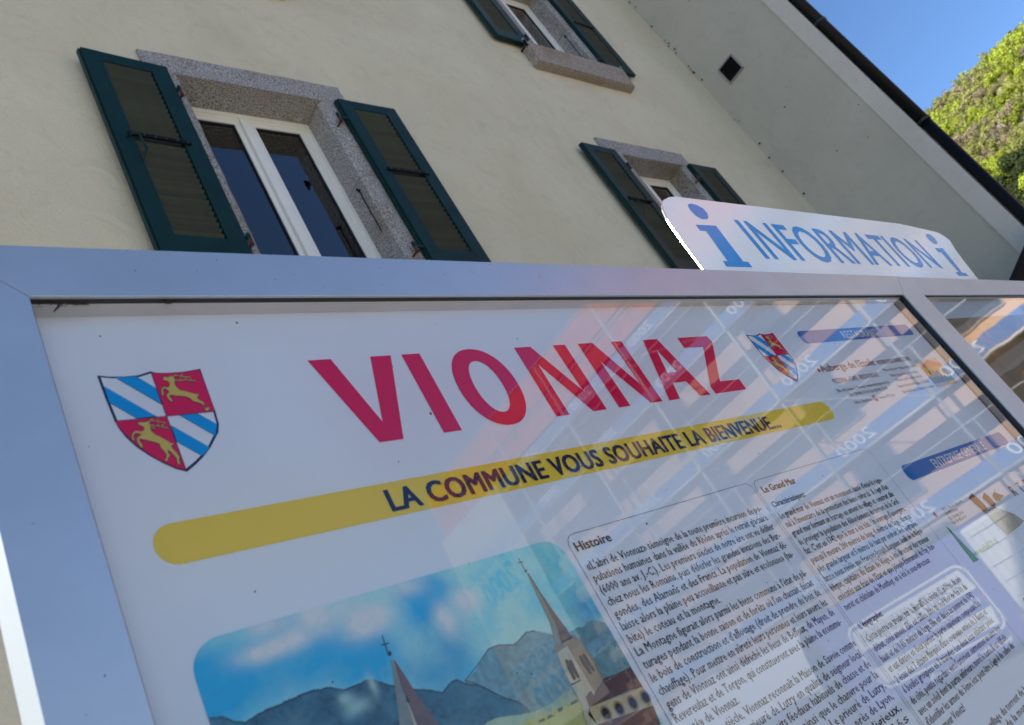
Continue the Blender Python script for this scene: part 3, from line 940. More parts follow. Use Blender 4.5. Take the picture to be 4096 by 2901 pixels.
def picture(name, x0, x1, z0, z1, nx, nz, fn, parent, topfn=None, lift=0.0005, Y=YP):
    u = np.linspace(0, 1, nx + 1); w = np.linspace(0, 1, nz + 1)
    U, V_ = np.meshgrid(u, w, indexing='ij')
    X = x0 + (x1 - x0) * U
    top = np.array([topfn(x) if topfn else z1 for x in x0 + (x1 - x0) * u])[:, None]
    Z = z0 + (top - z0) * V_
    col = fn(X, Z)
    verts = np.stack([X.ravel(), np.full(X.size, Y - lift), Z.ravel()], 1)
    idx = np.arange((nx + 1) * (nz + 1)).reshape(nx + 1, nz + 1)
    f = np.stack([idx[:-1, :-1].ravel(), idx[1:, :-1].ravel(), idx[1:, 1:].ravel(), idx[:-1, 1:].ravel()], 1)
    me = bpy.data.meshes.new(name)
    me.from_pydata(verts.tolist(), [], f.tolist())
    at = me.color_attributes.new('ink', 'FLOAT_COLOR', 'POINT')
    c4 = np.concatenate([col.reshape(-1, 3), np.ones((X.size, 1))], 1).astype(np.float32)
    at.data.foreach_set('color', c4.ravel())
    me.materials.append(M_ink); me.update()
    o = bpy.data.objects.new(name, me); COL.objects.link(o)
    o.parent = parent
    pl = parent.location; pp = parent.parent
    o.location = (-pl.x - pp.location.x, -pl.y - pp.location.y, -pl.z - pp.location.z)
    return o

def blob(X, Z, c, sx_, sz_):
    return np.exp(-(((X - c[0]) / sx_) ** 2 + ((Z - c[1]) / sz_) ** 2))

def paint_church(X, Z):
    n1 = vnoise(None, X, Z, 60, 3); n2 = vnoise(None, X, Z, 240, 5); n3 = vnoise(None, X + 3, Z + 1, 28, 9)
    wx = X + 0.006 * (n1 - 0.5); wz = Z + 0.006 * (n3 - 0.5)
    light = ink(125, 170, 200); blue = ink(0, 132, 216); white = ink(165, 172, 205); deep = ink(30, 118, 185)
    t = np.clip((n3 - 0.35) * 2.2, 0, 1)[..., None]
    c = light * (1 - t) + ink(80, 158, 205) * t
    def lay(c, a, col): a = np.clip(a, 0, 1)[..., None]; return c * (1 - a) + col * a
    for p, a, b, k in (([(0.22912,1.76967)], .050, .030, 1.0), ([(0.29214,1.79644)], .016, .016, .6), ([(0.30223,1.76464)], .040, .018, .8), ([(0.34399,1.75103)], .030, .026, 1.1),
                       ([(0.40766,1.77977)], .018, .022, 1.1), ([(0.42813,1.78699)], .018, .016, .9), ([(0.31834,1.77545)], .02, .014, .7)):
        p = p[0]; c = lay(c, 1.25 * k * blob(wx, wz, p, a, b) * (0.6 + 0.8 * n1), blue)
    for p, a, b, k in (([(0.38956,1.72279)], .03, .02, .7), ([(0.42121,1.73633)], .02, .03, .7), ([(0.57902,1.72664)], .02, .02, .8), ([(0.56031,1.68440)], .02, .02, .9)):
        p = p[0]; c = lay(c, k * blob(wx, wz, p, a, b) * (0.6 + 0.8 * n1), deep)
    for p, a, b, k in (([(0.27259,1.78196)], .022, .007, 1.2), ([(0.29401,1.78463)], .012, .007, 1.1), ([(0.31571,1.79766)], .02, .012, .8), ([(0.35292,1.77818)], .018, .012, 1.0),
                       ([(0.36877,1.78036)], .012, .008, 1.0), ([(0.42598,1.75986)], .010, .014, 1.1), ([(0.45362,1.77042)], .016, .012, 1.0), ([(0.40443,1.79722)], .02, .01, .6),
                       ([(0.32974,1.79017)], .03, .012, .5), ([(0.28072,1.79987)], .02, .008, .6)):
        p = p[0]; c = lay(c, 1.2 * k * blob(wx, wz, p, a, b) * (0.5 + 0.9 * n1), white)
    # far range right
    far = [(0.41711,1.70938),(0.42583,1.71311),(0.43474,1.71693),(0.44455,1.72200),(0.45391,1.72602),(0.46437,1.72584),(0.47943,1.72109),(0.48856,1.72377),(0.49846,1.72737),(0.50716,1.72606),(0.51563,1.72137),(0.52437,1.71687),(0.54206,1.71327),(0.55506,1.71396),(0.56198,1.71186),(0.57064,1.71478),(0.57944,1.71486),(0.59183,1.70796),(0.59294,1.70088),(0.59633,1.68553),(0.59436,1.64006),(0.53050,1.63075),(0.40221,1.67816)]
    m = inpoly(wx, wz, far)
    fc = ink(85, 122, 155) * (0.6 + 0.5 * n1 + 0.5 * (n2 - 0.35))[..., None]
    c = np.where(m[..., None], fc, c)
    # nearer range with darker edge
    ridge = [(0.21885,1.75237),(0.22750,1.74991),(0.23477,1.74492),(0.24153,1.74023),(0.25075,1.74218),(0.25984,1.74317),(0.26955,1.74332),(0.27805,1.74368),(0.28624,1.74481),(0.29256,1.74486),(0.29984,1.74310),(0.30590,1.74207),(0.31696,1.73703),(0.32868,1.73671),(0.33497,1.73723),(0.34237,1.73614),(0.34880,1.73093),(0.35709,1.72570),(0.37148,1.71753),(0.38422,1.71280),(0.39549,1.70840),(0.40398,1.71292),(0.41167,1.71400),(0.41796,1.70883),(0.42723,1.70330),(0.43568,1.69615),(0.44332,1.68756),(0.45232,1.68100),(0.45868,1.67705),(0.47347,1.65172),(0.45101,1.61948),(0.20599,1.71780)]
    m = inpoly(wx, wz, ridge)
    rr = ink(46, 84, 122) * (0.35 + 0.9 * n1 + 0.7 * (n2 - 0.5))[..., None]
    sh = np.clip((n3 - 0.5) * 3, 0, 1)[..., None]
    rr = rr * (1 - 0.45 * sh) + ink(85, 120, 150) * 0.45 * sh
    c = np.where(m[..., None], rr, c)
    wide = inpoly(wx, wz + 0.0014, ridge)
    c = np.where((m & ~wide)[..., None], ink(28, 48, 70), c)
    for p, a, b in (([(0.33899,1.73271)], .004, .009), ([(0.31526,1.72937)], .006, .005), ([(0.32159,1.72106)], .010, .006)):
        c = lay(c, 0.8 * blob(wx, wz, p[0], a, b), ink(125, 160, 185))
    # valley floor, fields
    val = [(0.41377,1.67379),(0.43392,1.67256),(0.46143,1.66758),(0.48373,1.66644),(0.51316,1.67028),(0.51632,1.64426),(0.48660,1.60520),(0.36993,1.65202)]
    m = inpoly(wx, wz, val)
    c = np.where(m[..., None], ink(118, 140, 140) * (0.75 + 0.5 * n1)[..., None], c)
    fld = [(0.44644,1.66172),(0.46873,1.66156),(0.50046,1.65961),(0.51786,1.65966),(0.51967,1.65366),(0.51135,1.63772),(0.46868,1.64484)]
    m = inpoly(wx, wz, fld)
    c = np.where(m[..., None], ink(132, 142, 112) * (0.8 + 0.4 * n1)[..., None], c)
    for q in range(90):
        a = random.random()
        px_ = 1700 + a * 330; pz_ = 1125 - a * 130 + random.uniform(-14, 14)
        # little trees along the edge of the fields
        P0 = (0.5047 + (px_ - 1750) * 0.00018, 0)
    tr = [(0.46704,1.65868),(0.47647,1.65923),(0.48795,1.65979),(0.50122,1.65983),(0.51329,1.66042),(0.51361,1.65821),(0.50155,1.65765),(0.48791,1.65710),(0.47645,1.65657),(0.46632,1.65631)]
    m = inpoly(wx, wz, tr) & (n2 > 0.45)
    c = np.where(m[..., None], ink(48, 70, 72), c)
    c = c * (0.93 + 0.14 * n2)[..., None]
    return np.clip(c, 0.003, 0.85)
PR = 0.024
def ptop(x):
    t = 1.8030
    if x < 0.2186 + PR: t -= PR - math.sqrt(max(0, PR * PR - (0.2186 + PR - x) ** 2))
    if x > 0.5919 - PR: t -= PR - math.sqrt(max(0, PR * PR - (x - 0.5919 + PR) ** 2))
    return t
pic = picture('watercolour', 0.2186, 0.5919, 1.52, 1.803, 520, 380, paint_church, poster, ptop)
pic['label'] = 'watercolour of two church spires under a blue sky with mountains'
# the architecture of the painting, crisp shapes laid over the wash
def inkmat(name, r, g, b):
    k = ink(r, g, b)
    return mat(name, tuple(float(v) for v in k), 0.55, var=0.35, scale=70, spec=0.35, detail=6)
I_light = inkmat('ink_pale_stone', 146, 150, 158); I_brown = inkmat('ink_brown_slate', 92, 74, 84); I_grey = inkmat('ink_grey_slate', 100, 112, 128)
I_dark = inkmat('ink_dark', 45, 45, 55); I_maroon = inkmat('ink_maroon', 78, 66, 80); I_stone = inkmat('ink_warm_stone', 118, 108, 108)
I_cream = inkmat('ink_cream', 150, 148, 140)
LP = 0.0008
for pts, m, l in (
    ([(0.36299,1.74517),(0.36491,1.74454),(0.37639,1.68761),(0.37953,1.66919),(0.34308,1.68318),(0.34791,1.69813)], I_light, 0),
    ([(0.36459,1.74465),(0.36573,1.74395),(0.36888,1.72895),(0.37122,1.71521),(0.37520,1.69948),(0.37797,1.68703),(0.38267,1.66798),(0.36254,1.67571),(0.36083,1.69336),(0.36189,1.72245)], I_brown, 1),
    ([(0.36288,1.74570),(0.36409,1.74514),(0.36268,1.72218),(0.35853,1.69421),(0.35498,1.67861),(0.34308,1.68318),(0.34746,1.69830),(0.35611,1.72444)], I_grey, 1),
    ([(0.36169,1.71583),(0.36325,1.71528),(0.36306,1.71092),(0.36191,1.70975),(0.36059,1.71148)], I_dark, 3),
    ([(0.36274,1.75188),(0.36461,1.75229),(0.36580,1.75091),(0.36527,1.74907),(0.36359,1.74829),(0.36196,1.74914),(0.36188,1.75050)], I_dark, 2),
    ([(0.53253,1.77783),(0.53426,1.77770),(0.53607,1.75103),(0.54095,1.72599),(0.54424,1.70723),(0.52874,1.70751),(0.52187,1.70713),(0.52831,1.72820),(0.53019,1.75426)], I_grey, 0),
    ([(0.53339,1.77760),(0.53458,1.77696),(0.53627,1.75577),(0.53962,1.73420),(0.54312,1.71757),(0.54451,1.70761),(0.52923,1.70736),(0.53415,1.72646),(0.53437,1.75151)], I_brown, 1),
    ([(0.53180,1.78129),(0.53372,1.78145),(0.53436,1.77997),(0.53308,1.77866),(0.53126,1.77865),(0.53061,1.77980)], I_maroon, 2),
    ([(0.51432,1.70315),(0.52090,1.70773),(0.53044,1.70849),(0.54612,1.70895),(0.55314,1.70293),(0.55015,1.70034),(0.53432,1.70320),(0.51989,1.70210),(0.51405,1.70220)], I_stone, 1),
    ([(0.51903,1.70090),(0.53382,1.70336),(0.53417,1.68861),(0.53596,1.65858),(0.52952,1.65683),(0.51581,1.65325),(0.51628,1.66712),(0.51568,1.67300),(0.51657,1.68779)], I_light, 1),
    ([(0.53400,1.70360),(0.55033,1.70059),(0.55353,1.68681),(0.55413,1.66720),(0.53607,1.65739),(0.53516,1.67359),(0.53417,1.68861)], I_stone, 2),
    ([(0.52291,1.69302),(0.52513,1.69332),(0.52635,1.69116),(0.52461,1.67570),(0.52244,1.67384),(0.52072,1.67529),(0.52076,1.68539)], I_dark, 3),
    ([(0.52653,1.69139),(0.52885,1.69182),(0.53009,1.68994),(0.52906,1.67492),(0.52681,1.67380),(0.52558,1.67566),(0.52548,1.68557)], I_dark, 3),
    ([(0.53981,1.69124),(0.54219,1.69167),(0.54329,1.68982),(0.54432,1.67344),(0.54209,1.67243),(0.54084,1.67431),(0.53912,1.68373)], I_dark, 3),
    ([(0.54437,1.69127),(0.54678,1.69170),(0.54787,1.68984),(0.54926,1.67445),(0.54701,1.67342),(0.54567,1.67520),(0.54396,1.68467)], I_dark, 3),
    ([(0.51551,1.67277),(0.52030,1.67256),(0.52857,1.67291),(0.52820,1.67188),(0.52042,1.67138),(0.51563,1.67159)], I_dark, 3),
    ([(0.51526,1.67243),(0.51628,1.66712),(0.53526,1.65767),(0.52521,1.64989),(0.51718,1.64721),(0.51659,1.65297),(0.51609,1.66154)], I_light, 2),
    ([(0.52433,1.65794),(0.53033,1.66053),(0.53334,1.66049),(0.53352,1.65543),(0.52600,1.64961),(0.52201,1.64964)], I_brown, 3),
    ([(0.53624,1.65762),(0.55326,1.66528),(0.56993,1.66412),(0.59089,1.66396),(0.59197,1.64389),(0.57529,1.64667),(0.55638,1.64741),(0.52358,1.64908),(0.52935,1.65264)], I_maroon, 2),
    ([(0.52358,1.64908),(0.59217,1.64412),(0.59300,1.63457),(0.59141,1.62627),(0.55537,1.63058),(0.52112,1.63422),(0.51709,1.64448)], I_cream, 3),
    ([(0.51581,1.65325),(0.52040,1.64883),(0.52112,1.63422),(0.52105,1.62391),(0.50882,1.62853),(0.51245,1.64617)], I_light, 3),
    ([(0.52112,1.63422),(0.55537,1.63058),(0.59141,1.62627),(0.58829,1.60997),(0.56566,1.60709),(0.52105,1.62391)], I_brown, 3)):
    o = poly('painted_shape', pts, m, LP + l * 0.0001, poster)
for p in ([(0.53585,1.63879),(0.55242,1.63733),(0.57037,1.63610),(0.58786,1.63519)]):
    for r, m, l in ((0.0072, I_stone, 5), (0.0050, I_dark, 6)):
        poly('painted_window', [(p[0] + r * 0.85 * math.cos(a / 12 * 2 * math.pi), p[1] + r * math.sin(a / 12 * 2 * math.pi)) for a in range(12)], m, LP + l * 0.0001, poster)
outline('painted_cross', [(0.36416,1.76536),(0.36282,1.75230)], 0.0009, I_dark, LP, poster, False)
outline('painted_cross', [(0.36009,1.75868),(0.36334,1.75819),(0.36688,1.75826)], 0.0009, I_dark, LP + .0001, poster, False)
outline('painted_cross', [(0.53221,1.79358),(0.53230,1.78083)], 0.0008, I_maroon, LP, poster, False)
outline('painted_cross', [(0.52884,1.78995),(0.53213,1.78945),(0.53510,1.78937)], 0.0008, I_maroon, LP + .0001, poster, False)
outline('painted_line', [(0.41724,1.70960),(0.42451,1.70526),(0.43105,1.69956),(0.43933,1.69111),(0.44793,1.68304),(0.45816,1.67729)], 0.0007, I_dark, LP, poster, False)
outline('painted_line', [(0.41724,1.70960),(0.42583,1.71311),(0.43474,1.71693),(0.44455,1.72200),(0.45391,1.72602),(0.46437,1.72584),(0.47943,1.72109),(0.48856,1.72377),(0.49846,1.72737),(0.50716,1.72606)], 0.0006, I_dark, LP, poster, False)

# ---- text panels
outline('panel_line', rrect(0.6008, 0.9508, 1.30, 1.8020, 0.0125), 0.0005, M_txt, L1, poster)
outline('panel_line', rrect(0.9560, 1.3010, 1.20, 1.8020, 0.0125), 0.0005, M_txt, L1, poster)
p1 = Print()
p1.line('Histoire', 0.6076, 0.6608, 1.7830, 0.0098, 0.028, 3)
p1.line('Le Grand Mur', 0.9668, 1.0515, 1.7826, 0.0092, 0.026, 3)
p1.line('Caractéristiques:', 0.9655, 1.0504, 1.7610, 0.0078, 0.018, 3)
p1.line("L'épigraphe:", 0.9660, 1.0290, 1.5888, 0.0078, 0.018, 3)
p1.build('lettering', M_txt2, poster)
col1 = ["«L'abri de Vionnaz» témoigne de la toute première incursion de po-",
 "pulations humaines dans la vallée du Rhône après le retrait glaciaire",
 "(6000 ans av. J.-C.). Les premiers siècles de notre ère ont vu défiler",
 "chez nous les Romains, puis déferler les grandes invasions des Bur-",
 "gondes, des Alamans et des Francs. La population de Vionnaz dé-",
 "laisse alors la plaine peu accueillante et pas sûre et «colonise» (ha-",
 ("bite) le coteau et la montagne.", 0.47),
 "La Montagne figurait alors parmi les biens communs à l'état de pâ-",
 "turages pendant la bonne saison et de forêts où l'on chassait, faisait",
 "le bois de construction et d'affouage (droit de prendre du bois de",
 "chauffage). Pour mettre en sûreté leurs personnes et leurs avoirs, les",
 "gens de Vionnaz ont ainsi défriché les lieux de Beffeux, de Mayen, de",
 "Revereulaz et de Torgon, qui constitueront avec la plaine la «commu-",
 ("nauté» de Vionnaz.", 0.28),
 "Au 10ème siècle, Vionnaz reconnaît la Maison de Savoie comme",
 "suzerain, et le prieuré de Lutry en qualité de seigneur local.",
 "Celui-ci exerce les droits féodaux habituels de chasse et de",
 "pêche, l'alpage et le bois, ainsi que le chanvre pour la",
 "toile et le château de Chillon. Le prieuré de Lutry,",
 "dépendant de l'abbaye de Savigny, près de Lyon,",
 "garde la paroisse et ses religieux,",
 "avec bien des démêlés"]
ends = {17: 0.96, 18: 0.97, 19: 1.0, 20: 1.0, 21: 1.0}
p2 = Print()
for i, t in enumerate(col1):
    frac = 1.0
    if isinstance(t, tuple): t, frac = t
    p2.line(t, 0.6076, 0.6076 + 0.3295 * frac, 1.7614 - i * 0.01314, 0.0090, 0.004, 1)
col2 = ["Le grand mur de Vionnaz est un monument classé d'intérêt régio-",
 "nal à l'inventaire de la protection des biens culturels. Il s'agit d'un",
 "grand mur formant un barrage en amont du village et construit afin",
 "de protéger la population des débordements du torrent de la Gref-",
 "faz. C'est en 1742 que le mur a été bâti. Un ouvrage d'envergure,",
 "puisqu'il mesure 200 mètres de long, 4 mètres de large, dans sa",
 "plus grande largeur et 5 mètres de haut par endroit. Son épigraphe",
 "latine nous révèle que François-Joseph Burgener, bailli de la Répu-",
 "blique, capitaine du dizain de Viège, a été directeur des travaux",
 "exécutés aux frais de l'Etat et que Joseph-Emmanuel du Fay, ban-",
 ("neret et châtelain de Monthey, en a été le sous-directeur.", 0.87)]
for i, t in enumerate(col2):
    frac = 1.0
    if isinstance(t, tuple): t, frac = t
    p2.line(t, 0.9640, 0.9640 + 0.3070 * frac, 1.7440 - i * 0.01298, 0.0090, 0.004, 1)
col3 = ["Cette pierre se trouve sur la muraille à environ 15 mètres de son",
 "début, côté amont. Elle est taillée dans un seul bloc de 1m 10 de",
 "haut et de 0,65 mètres de large. Elle est datée au sommet de 1742",
 "et est divisée en deux parties: la partie supérieure comprenant les",
 "2 écus des 7 dizains flanqués d'une couronne ornée de 3 fleurs et",
 "6 boules groupées en 3 triangles. Les deux écus valaisans, posés",
 "de côté, pointe regardant vers l'extérieur, surmontent un autre écu",
 "avec un soleil dont la partie inférieure mord le texte. Il est difficile",
 "d'identifier les armes du 3ème écu: peut-être s'agit-il de celles du",
 ("gouverneur Venetz?", 0.30)]
for i, t in enumerate(col3):
    frac = 1.0
    if isinstance(t, tuple): t, frac = t
    p2.line(t, 0.9635, 0.9635 + 0.3080 * frac, 1.5728 - i * 0.01303, 0.0090, 0.004, 1)
for i, t in enumerate(["Le mur protège le village du torrent de la Greffaz", "et des crues venues de la montagne, de la"]):
    p2.line(t, 0.9635, 1.2715, 1.4230 - i * 0.013, 0.0090, 0.004, 1)
p2.build('lettering', M_txt, poster)

# ---- adverts
poly('blue_bar', rrect(1.3715, 1.8562, 2.0142, 2.0430, 0.011), M_dblu, 0.0002, ads)
poly('blue_bar', rrect(1.3560, 1.8462, 1.7295, 1.7575, 0.011), M_dblu, 0.0002, ads)
p3 = Print()
p3.line('RESTAURANT', 1.530, 1.683, 2.0188, 0.0172, 0.012)
p3.line('ENTREPRISE GENERALE', 1.468, 1.722, 1.7347, 0.0165, 0.012)
p3.build('lettering', M_wht, ads, lift=0.0007)
p4 = Print()
p4.line("Auberge de l'Etoile", 1.3537, 1.5660, 1.9520, 0.0155)
p4.line('PIZZERIA - CAFE - RESTAURANT', 1.3630, 1.5425, 1.9262, 0.0095)
p4.line('VOTRE PROCHAINE ETAPE', 1.5760, 1.7301, 1.9515, 0.0095, 0.008)
p4.build('lettering', M_pink, ads)
p5 = Print()
p5.line('Rte du Léman 1, Vionnaz, www.aubergeetoile.ch', 1.3521, 1.5576, 1.9085, 0.0068, 0, 1)
p5.line('Tél. 024 481 53 54, Fax 024 481 53 83', 1.3783, 1.5325, 1.8968, 0.0068, 0, 1)
p5.line('Salles climatisées -', 1.3756, 1.4500, 1.8812, 0.0062, 0, 1)
p5.line('- Terrasse 45 Places', 1.4660, 1.5386, 1.8812, 0.0062, 0, 1)
for t, a, b, z in (('Menu du jour • Pizza au feu de bois', 1.5762, 1.7333, 1.9348), ('Filets de perches • Croûtes', 1.5868, 1.7135, 1.9210),
                   ('Viandes grillées sur ardoise', 1.5908, 1.7146, 1.9095), ('Grand choix de Pâtes et Salades', 1.5780, 1.7252, 1.8957), ('Spécialités de chasse en saison', 1.5790, 1.7311, 1.8832)):
    p5.line(t, a, b, z, 0.0068, 0, 1)
for t, z in (('CP 51 - Rte du Simplon 81', 1.6680), ('CH-1895 Vionnaz', 1.6600), ('Tél. 024 482 60 00', 1.6515), ('Fax 024 482 60 01', 1.6440)):
    p5.line(t, 1.3762, 1.3762 + 0.0034 * len(t), z, 0.0055, 0, 1)
p5.build('lettering', M_txt, ads)
poly('parking_sign', [(1.4520, 1.8785), (1.4640, 1.8785), (1.4640, 1.8905), (1.4520, 1.8905)], M_pink, 0.0004, ads)
Print().line('P', 1.4550, 1.4610, 1.8812, 0.007, 0.01).build('lettering', M_wht, ads, lift=0.0009)
for c in ((1.3455, 1.9570), (1.3455, 1.6690)):
    poly('red_dot', [(c[0] + 0.0042 * math.cos(a * math.pi / 8), c[1] + 0.0042 * math.sin(a * math.pi / 8)) for a in range(16)], M_red, 0.0004, ads)
def paint_inn(X, Z):
    n1 = vnoise(None, X, Z, 130, 13); n2 = vnoise(None, X, Z, 420, 15)
    u = (X - 1.744) / 0.110; w = (Z - 1.8815) / 0.068
    c = np.broadcast_to(ink(150, 160, 185), X.shape + (3,)).copy()
    roof = w < 0.98 - 0.42 * np.abs(u - 0.55)
    c = np.where(roof[..., None], ink(160, 98, 62), c)
    wallm = (w < 0.70) & (u > 0.05) & (u < 0.97)
    c = np.where(wallm[..., None], ink(190, 130, 85), c)
    win = wallm & (np.sin(u * 38) > 0.45) & (np.sin(w * 26) > 0.3) & (w > 0.3)
    c = np.where(win[..., None], ink(90, 58, 45), c)
    c = np.where((w < 0.30)[..., None], ink(92, 100, 108), c)
    c = np.where((w < 0.12)[..., None], ink(150, 130, 105), c)
    return np.clip(c * (0.7 + 0.6 * n1)[..., None], 0.003, 0.85)
picture('inn_photograph', 1.744, 1.854, 1.8815, 1.9500, 60, 44, paint_inn, ads, None, 0.0004, YP)
# building firm: three gabled houses and the letters R T B
for pts, m, l in (([(1.49379,1.66957),(1.51715,1.67512),(1.52588,1.66317),(1.52916,1.65062),(1.52854,1.64230),(1.50755,1.63835),(1.50092,1.65305)], M_brown, 0), ([(1.54196,1.65996),(1.56373,1.66707),(1.56970,1.65963),(1.57126,1.64200),(1.55745,1.63969),(1.54795,1.64336)], M_brown, 1),
                  ([(1.58516,1.65658),(1.60323,1.66079),(1.61469,1.65358),(1.62825,1.64807),(1.59417,1.64428),(1.58173,1.64679)], M_brown, 2),
                  ([(1.50708,1.64011),(1.55745,1.63969),(1.60774,1.61366),(1.62206,1.59676),(1.58929,1.59376),(1.52007,1.59124)], M_tan, 3), ([(1.34984,1.64779),(1.35325,1.64094),(1.36549,1.58356),(1.34622,1.58431),(1.34716,1.61469)], M_grn, 1)):
    poly('logo_shape', pts, m, 0.0003 + l * 0.0001, ads)
p6 = Print()
p6.line('R', 1.672, 1.690, 1.6380, 0.020, 0.0); p6.line('T', 1.712, 1.730, 1.6380, 0.020, 0.0); p6.line('B', 1.752, 1.770, 1.6380, 0.020, 0.0)
p6.build('lettering', M_brown, ads)
Print().line('www.villaRTB.ch', 1.362, 1.470, 1.5900, 0.009).build('lettering', M_lgrn, ads)
# third block at the foot of the adverts
for i in range(6):
    Print().line(['Chauffage', 'Sanitaire', 'Ventilation', 'Dépannage', 'Devis gratuit', 'Monthey'][i], 1.40, 1.40 + 0.06, 1.50 - i * 0.02, 0.008).build('lettering', M_txt, ads)

# ---- dirt and cobweb
rs = random.Random(3)
dm = MB()
for i in range(95):
    x = rs.uniform(X0 + .004, X1 - .004)
    z = rs.uniform(Z1 - PW + .002, Z1 - .002) if i % 3 else rs.uniform(1.3, Z1)
    if i % 3 == 0: x = rs.choice((rs.uniform(X0 + .003, X0 + PW - .003), rs.uniform(X1 - PW + .003, X1 - .003)))
    r = rs.uniform(0.00012, 0.0005) * (1.8 if rs.random() < .15 else 1)
    a = rs.uniform(0, 3.14)
    dx, dz = r * math.cos(a), r * math.sin(a)
    dm.hull([(x - dx * 1.5, D + .0001, z - dz), (x + dz, D + .0001, z - dx), (x + dz, D - .0003, z - dx), (x - dx * 1.5, D - .0003, z - dz),
             (x - dz, D + .0001, z + dx), (x + dx * 1.5, D + .0001, z + dz), (x + dx * 1.5, D - .0003, z + dz), (x - dz, D - .0003, z + dx)])
bp(dm.build('dirt_specks', M_dirt, None, 'stuff'))
dm = MB()
for i in range(110):
    x = rs.uniform(ix0, ix1); z = rs.uniform(1.3, iz1 - 0.01); r = rs.uniform(0.0002, 0.0005) * (2 if rs.random() < .1 else 1)
    dm.box(x - r, x + r, YG - .0006, YG - .0001, z - r * rs.uniform(.6, 2), z + r)
bp(dm.build('glass_specks', M_dirt, None, 'stuff'))
cw = MB()
for i in range(46):
    x = ix0 + abs(rs.gauss(0, 0.012)) + (0.02 if i % 2 else 0.004) ; z = iz1 - abs(rs.gauss(0.002, 0.002))
    a = rs.uniform(-.5, .5); L = rs.uniform(.002, .009)
    cw.tube((x, YG - .0015, z), (x + L * math.cos(a), YG - .001 - rs.uniform(0, .002), z + L * math.sin(a) * .7), rs.uniform(.0001, .0005), 4)
for i in range(12):
    x = ix0 + 0.112 + rs.uniform(-.007, .009); z = iz1 - rs.uniform(.0005, .0035)
    cw.tube((x, YG - .002, z), (x + rs.uniform(-.005, .005), YG - .003, z - rs.uniform(-.001, .002)), rs.uniform(.0003, .0011), 5)
cw.tube((ix0 + .0215, YG - .003, iz1 - .006), (ix0 + .0165, YG - .002, iz1 - .0115), .0011, 6, .0005)
bp(cw.build('cobweb', M_dirt, None, 'stuff'))

# ================================================================== SECOND CASE
case2 = empty('notice_case', (X1 + 0.95, BY, 0), 'second aluminium notice case at the right, brown picture behind a rippled pane', 'notice board')
C2 = (X1 + 0.95, BY)
mitred(case2, X1 + 0.0004, X2, Z0, Z1 - 0.0008, D + 0.0003, D + 0.0085, *C2)
case_body(case2, X1 + 0.0004, X2, C2[0], C2[1], X1 + PW, X2 - PW)
bp(mesh_obj('glass_pane', [(X1 + PW, YG, iz0), (X2 - PW, YG, iz0), (X2 - PW, YG, iz1 - .003), (X1 + PW, YG, iz1 - .003)], [(0, 1, 2, 3)], M_pane2), case2, *C2)
pst2 = bp(MB().box(X1 + PW - 0.010, X2 - PW, YP, YP + 0.004, iz0, 1.6 + 0.880 * YP).build('poster', M_paper), case2, *C2)
def paint_map(X, Z):
    n1 = vnoise(None, X, Z, 14, 21); n2 = vnoise(None, X, Z, 60, 22); n3 = vnoise(None, X + 2, Z, 6, 25)
    c = np.broadcast_to(ink(118, 104, 84), X.shape + (3,)).copy()
    t = np.clip((n3 - .45) * 4, 0, 1)[..., None]
    c = c * (1 - t) + ink(96, 88, 74) * t
    t = np.clip((n1 - .58) * 6, 0, 1)[..., None]
    c = c * (1 - t) + ink(160, 120, 92) * t
    return np.clip(c * (0.8 + 0.4 * n2)[..., None], 0.003, 0.85)
pm = picture('brown_picture', X1 + PW + 0.06, X2 - PW - 0.03, 1.2, 2.052, 120, 100, paint_map, pst2, None, 0.0004, YP)
for px_ in (X1 + 0.08, X2 - 0.08):
    bp(MB().box(px_ - 0.03, px_ + 0.03, 0.6085, 0.668, 0, Z1 - 0.04).build('post', M_alu), case2, *C2)

# ================================================================== INFORMATION SIGN
YS_ = 0.585
sign = empty('information_sign', (1.9, YS_, 2.0), 'white INFORMATION plate with blue letters standing on top of the board', 'sign')
M_sign = mat('white_enamel', (0.80, 0.86, 0.88), 0.20, var=0.04, scale=4, bump=0.10, bscale=7, coat=0.0, spec=0.32, dist=0.02)
M_sblue = mat('sign_blue', (0.0, 0.27, 0.66), 0.22, bump=0.08, bscale=7, coat=0.0, spec=0.15, dist=0.02)
M_edge = mat('polished_edge', (0.75, 0.75, 0.75), 0.25, metal=0.9)
out = [(1.2554, 2.2026), (1.2578, 2.270), (1.2648, 2.3295), (1.2745, 2.354), (1.2841, 2.3664), (1.305, 2.384), (1.33, 2.394), (1.354, 2.3985), (2.4476, 2.4126)]
out += [(2.67550,2.39878),(2.70833,2.39252),(2.73007,2.38102),(2.74272,2.36344),(2.70953,2.32310),(2.67886,2.25732),(2.65576,2.19716)]
out += [(2.64, 2.05), (1.2554, 2.05)]
def signshape(name, pts, m, y0, y1, inset=0.0):
    bm = bmesh.new()
    vs = [bm.verts.new((p[0] - 1.9, y0 - YS_, p[1] - 2.0)) for p in pts]
    bmesh.ops.triangle_fill(bm, edges=[bm.edges.new((vs[i], vs[(i + 1) % len(vs)])) for i in range(len(vs))])
    if y1 > y0:
        r = bmesh.ops.extrude_face_region(bm, geom=list(bm.faces))
        for v in r['geom']:
            if isinstance(v, bmesh.types.BMVert): v.co.y += y1 - y0
        bmesh.ops.recalc_face_normals(bm, faces=bm.faces)
    else:
        for f in bm.faces:
            if f.normal.y > 0: f.normal_flip()
    me = bpy.data.meshes.new(name); bm.to_mesh(me); bm.free(); me.materials.append(m)
    o = bpy.data.objects.new(name, me); COL.objects.link(o); o.parent = sign
    return o
signshape('plate', out, M_edge, YS_ + 0.0008, YS_ + 0.004)
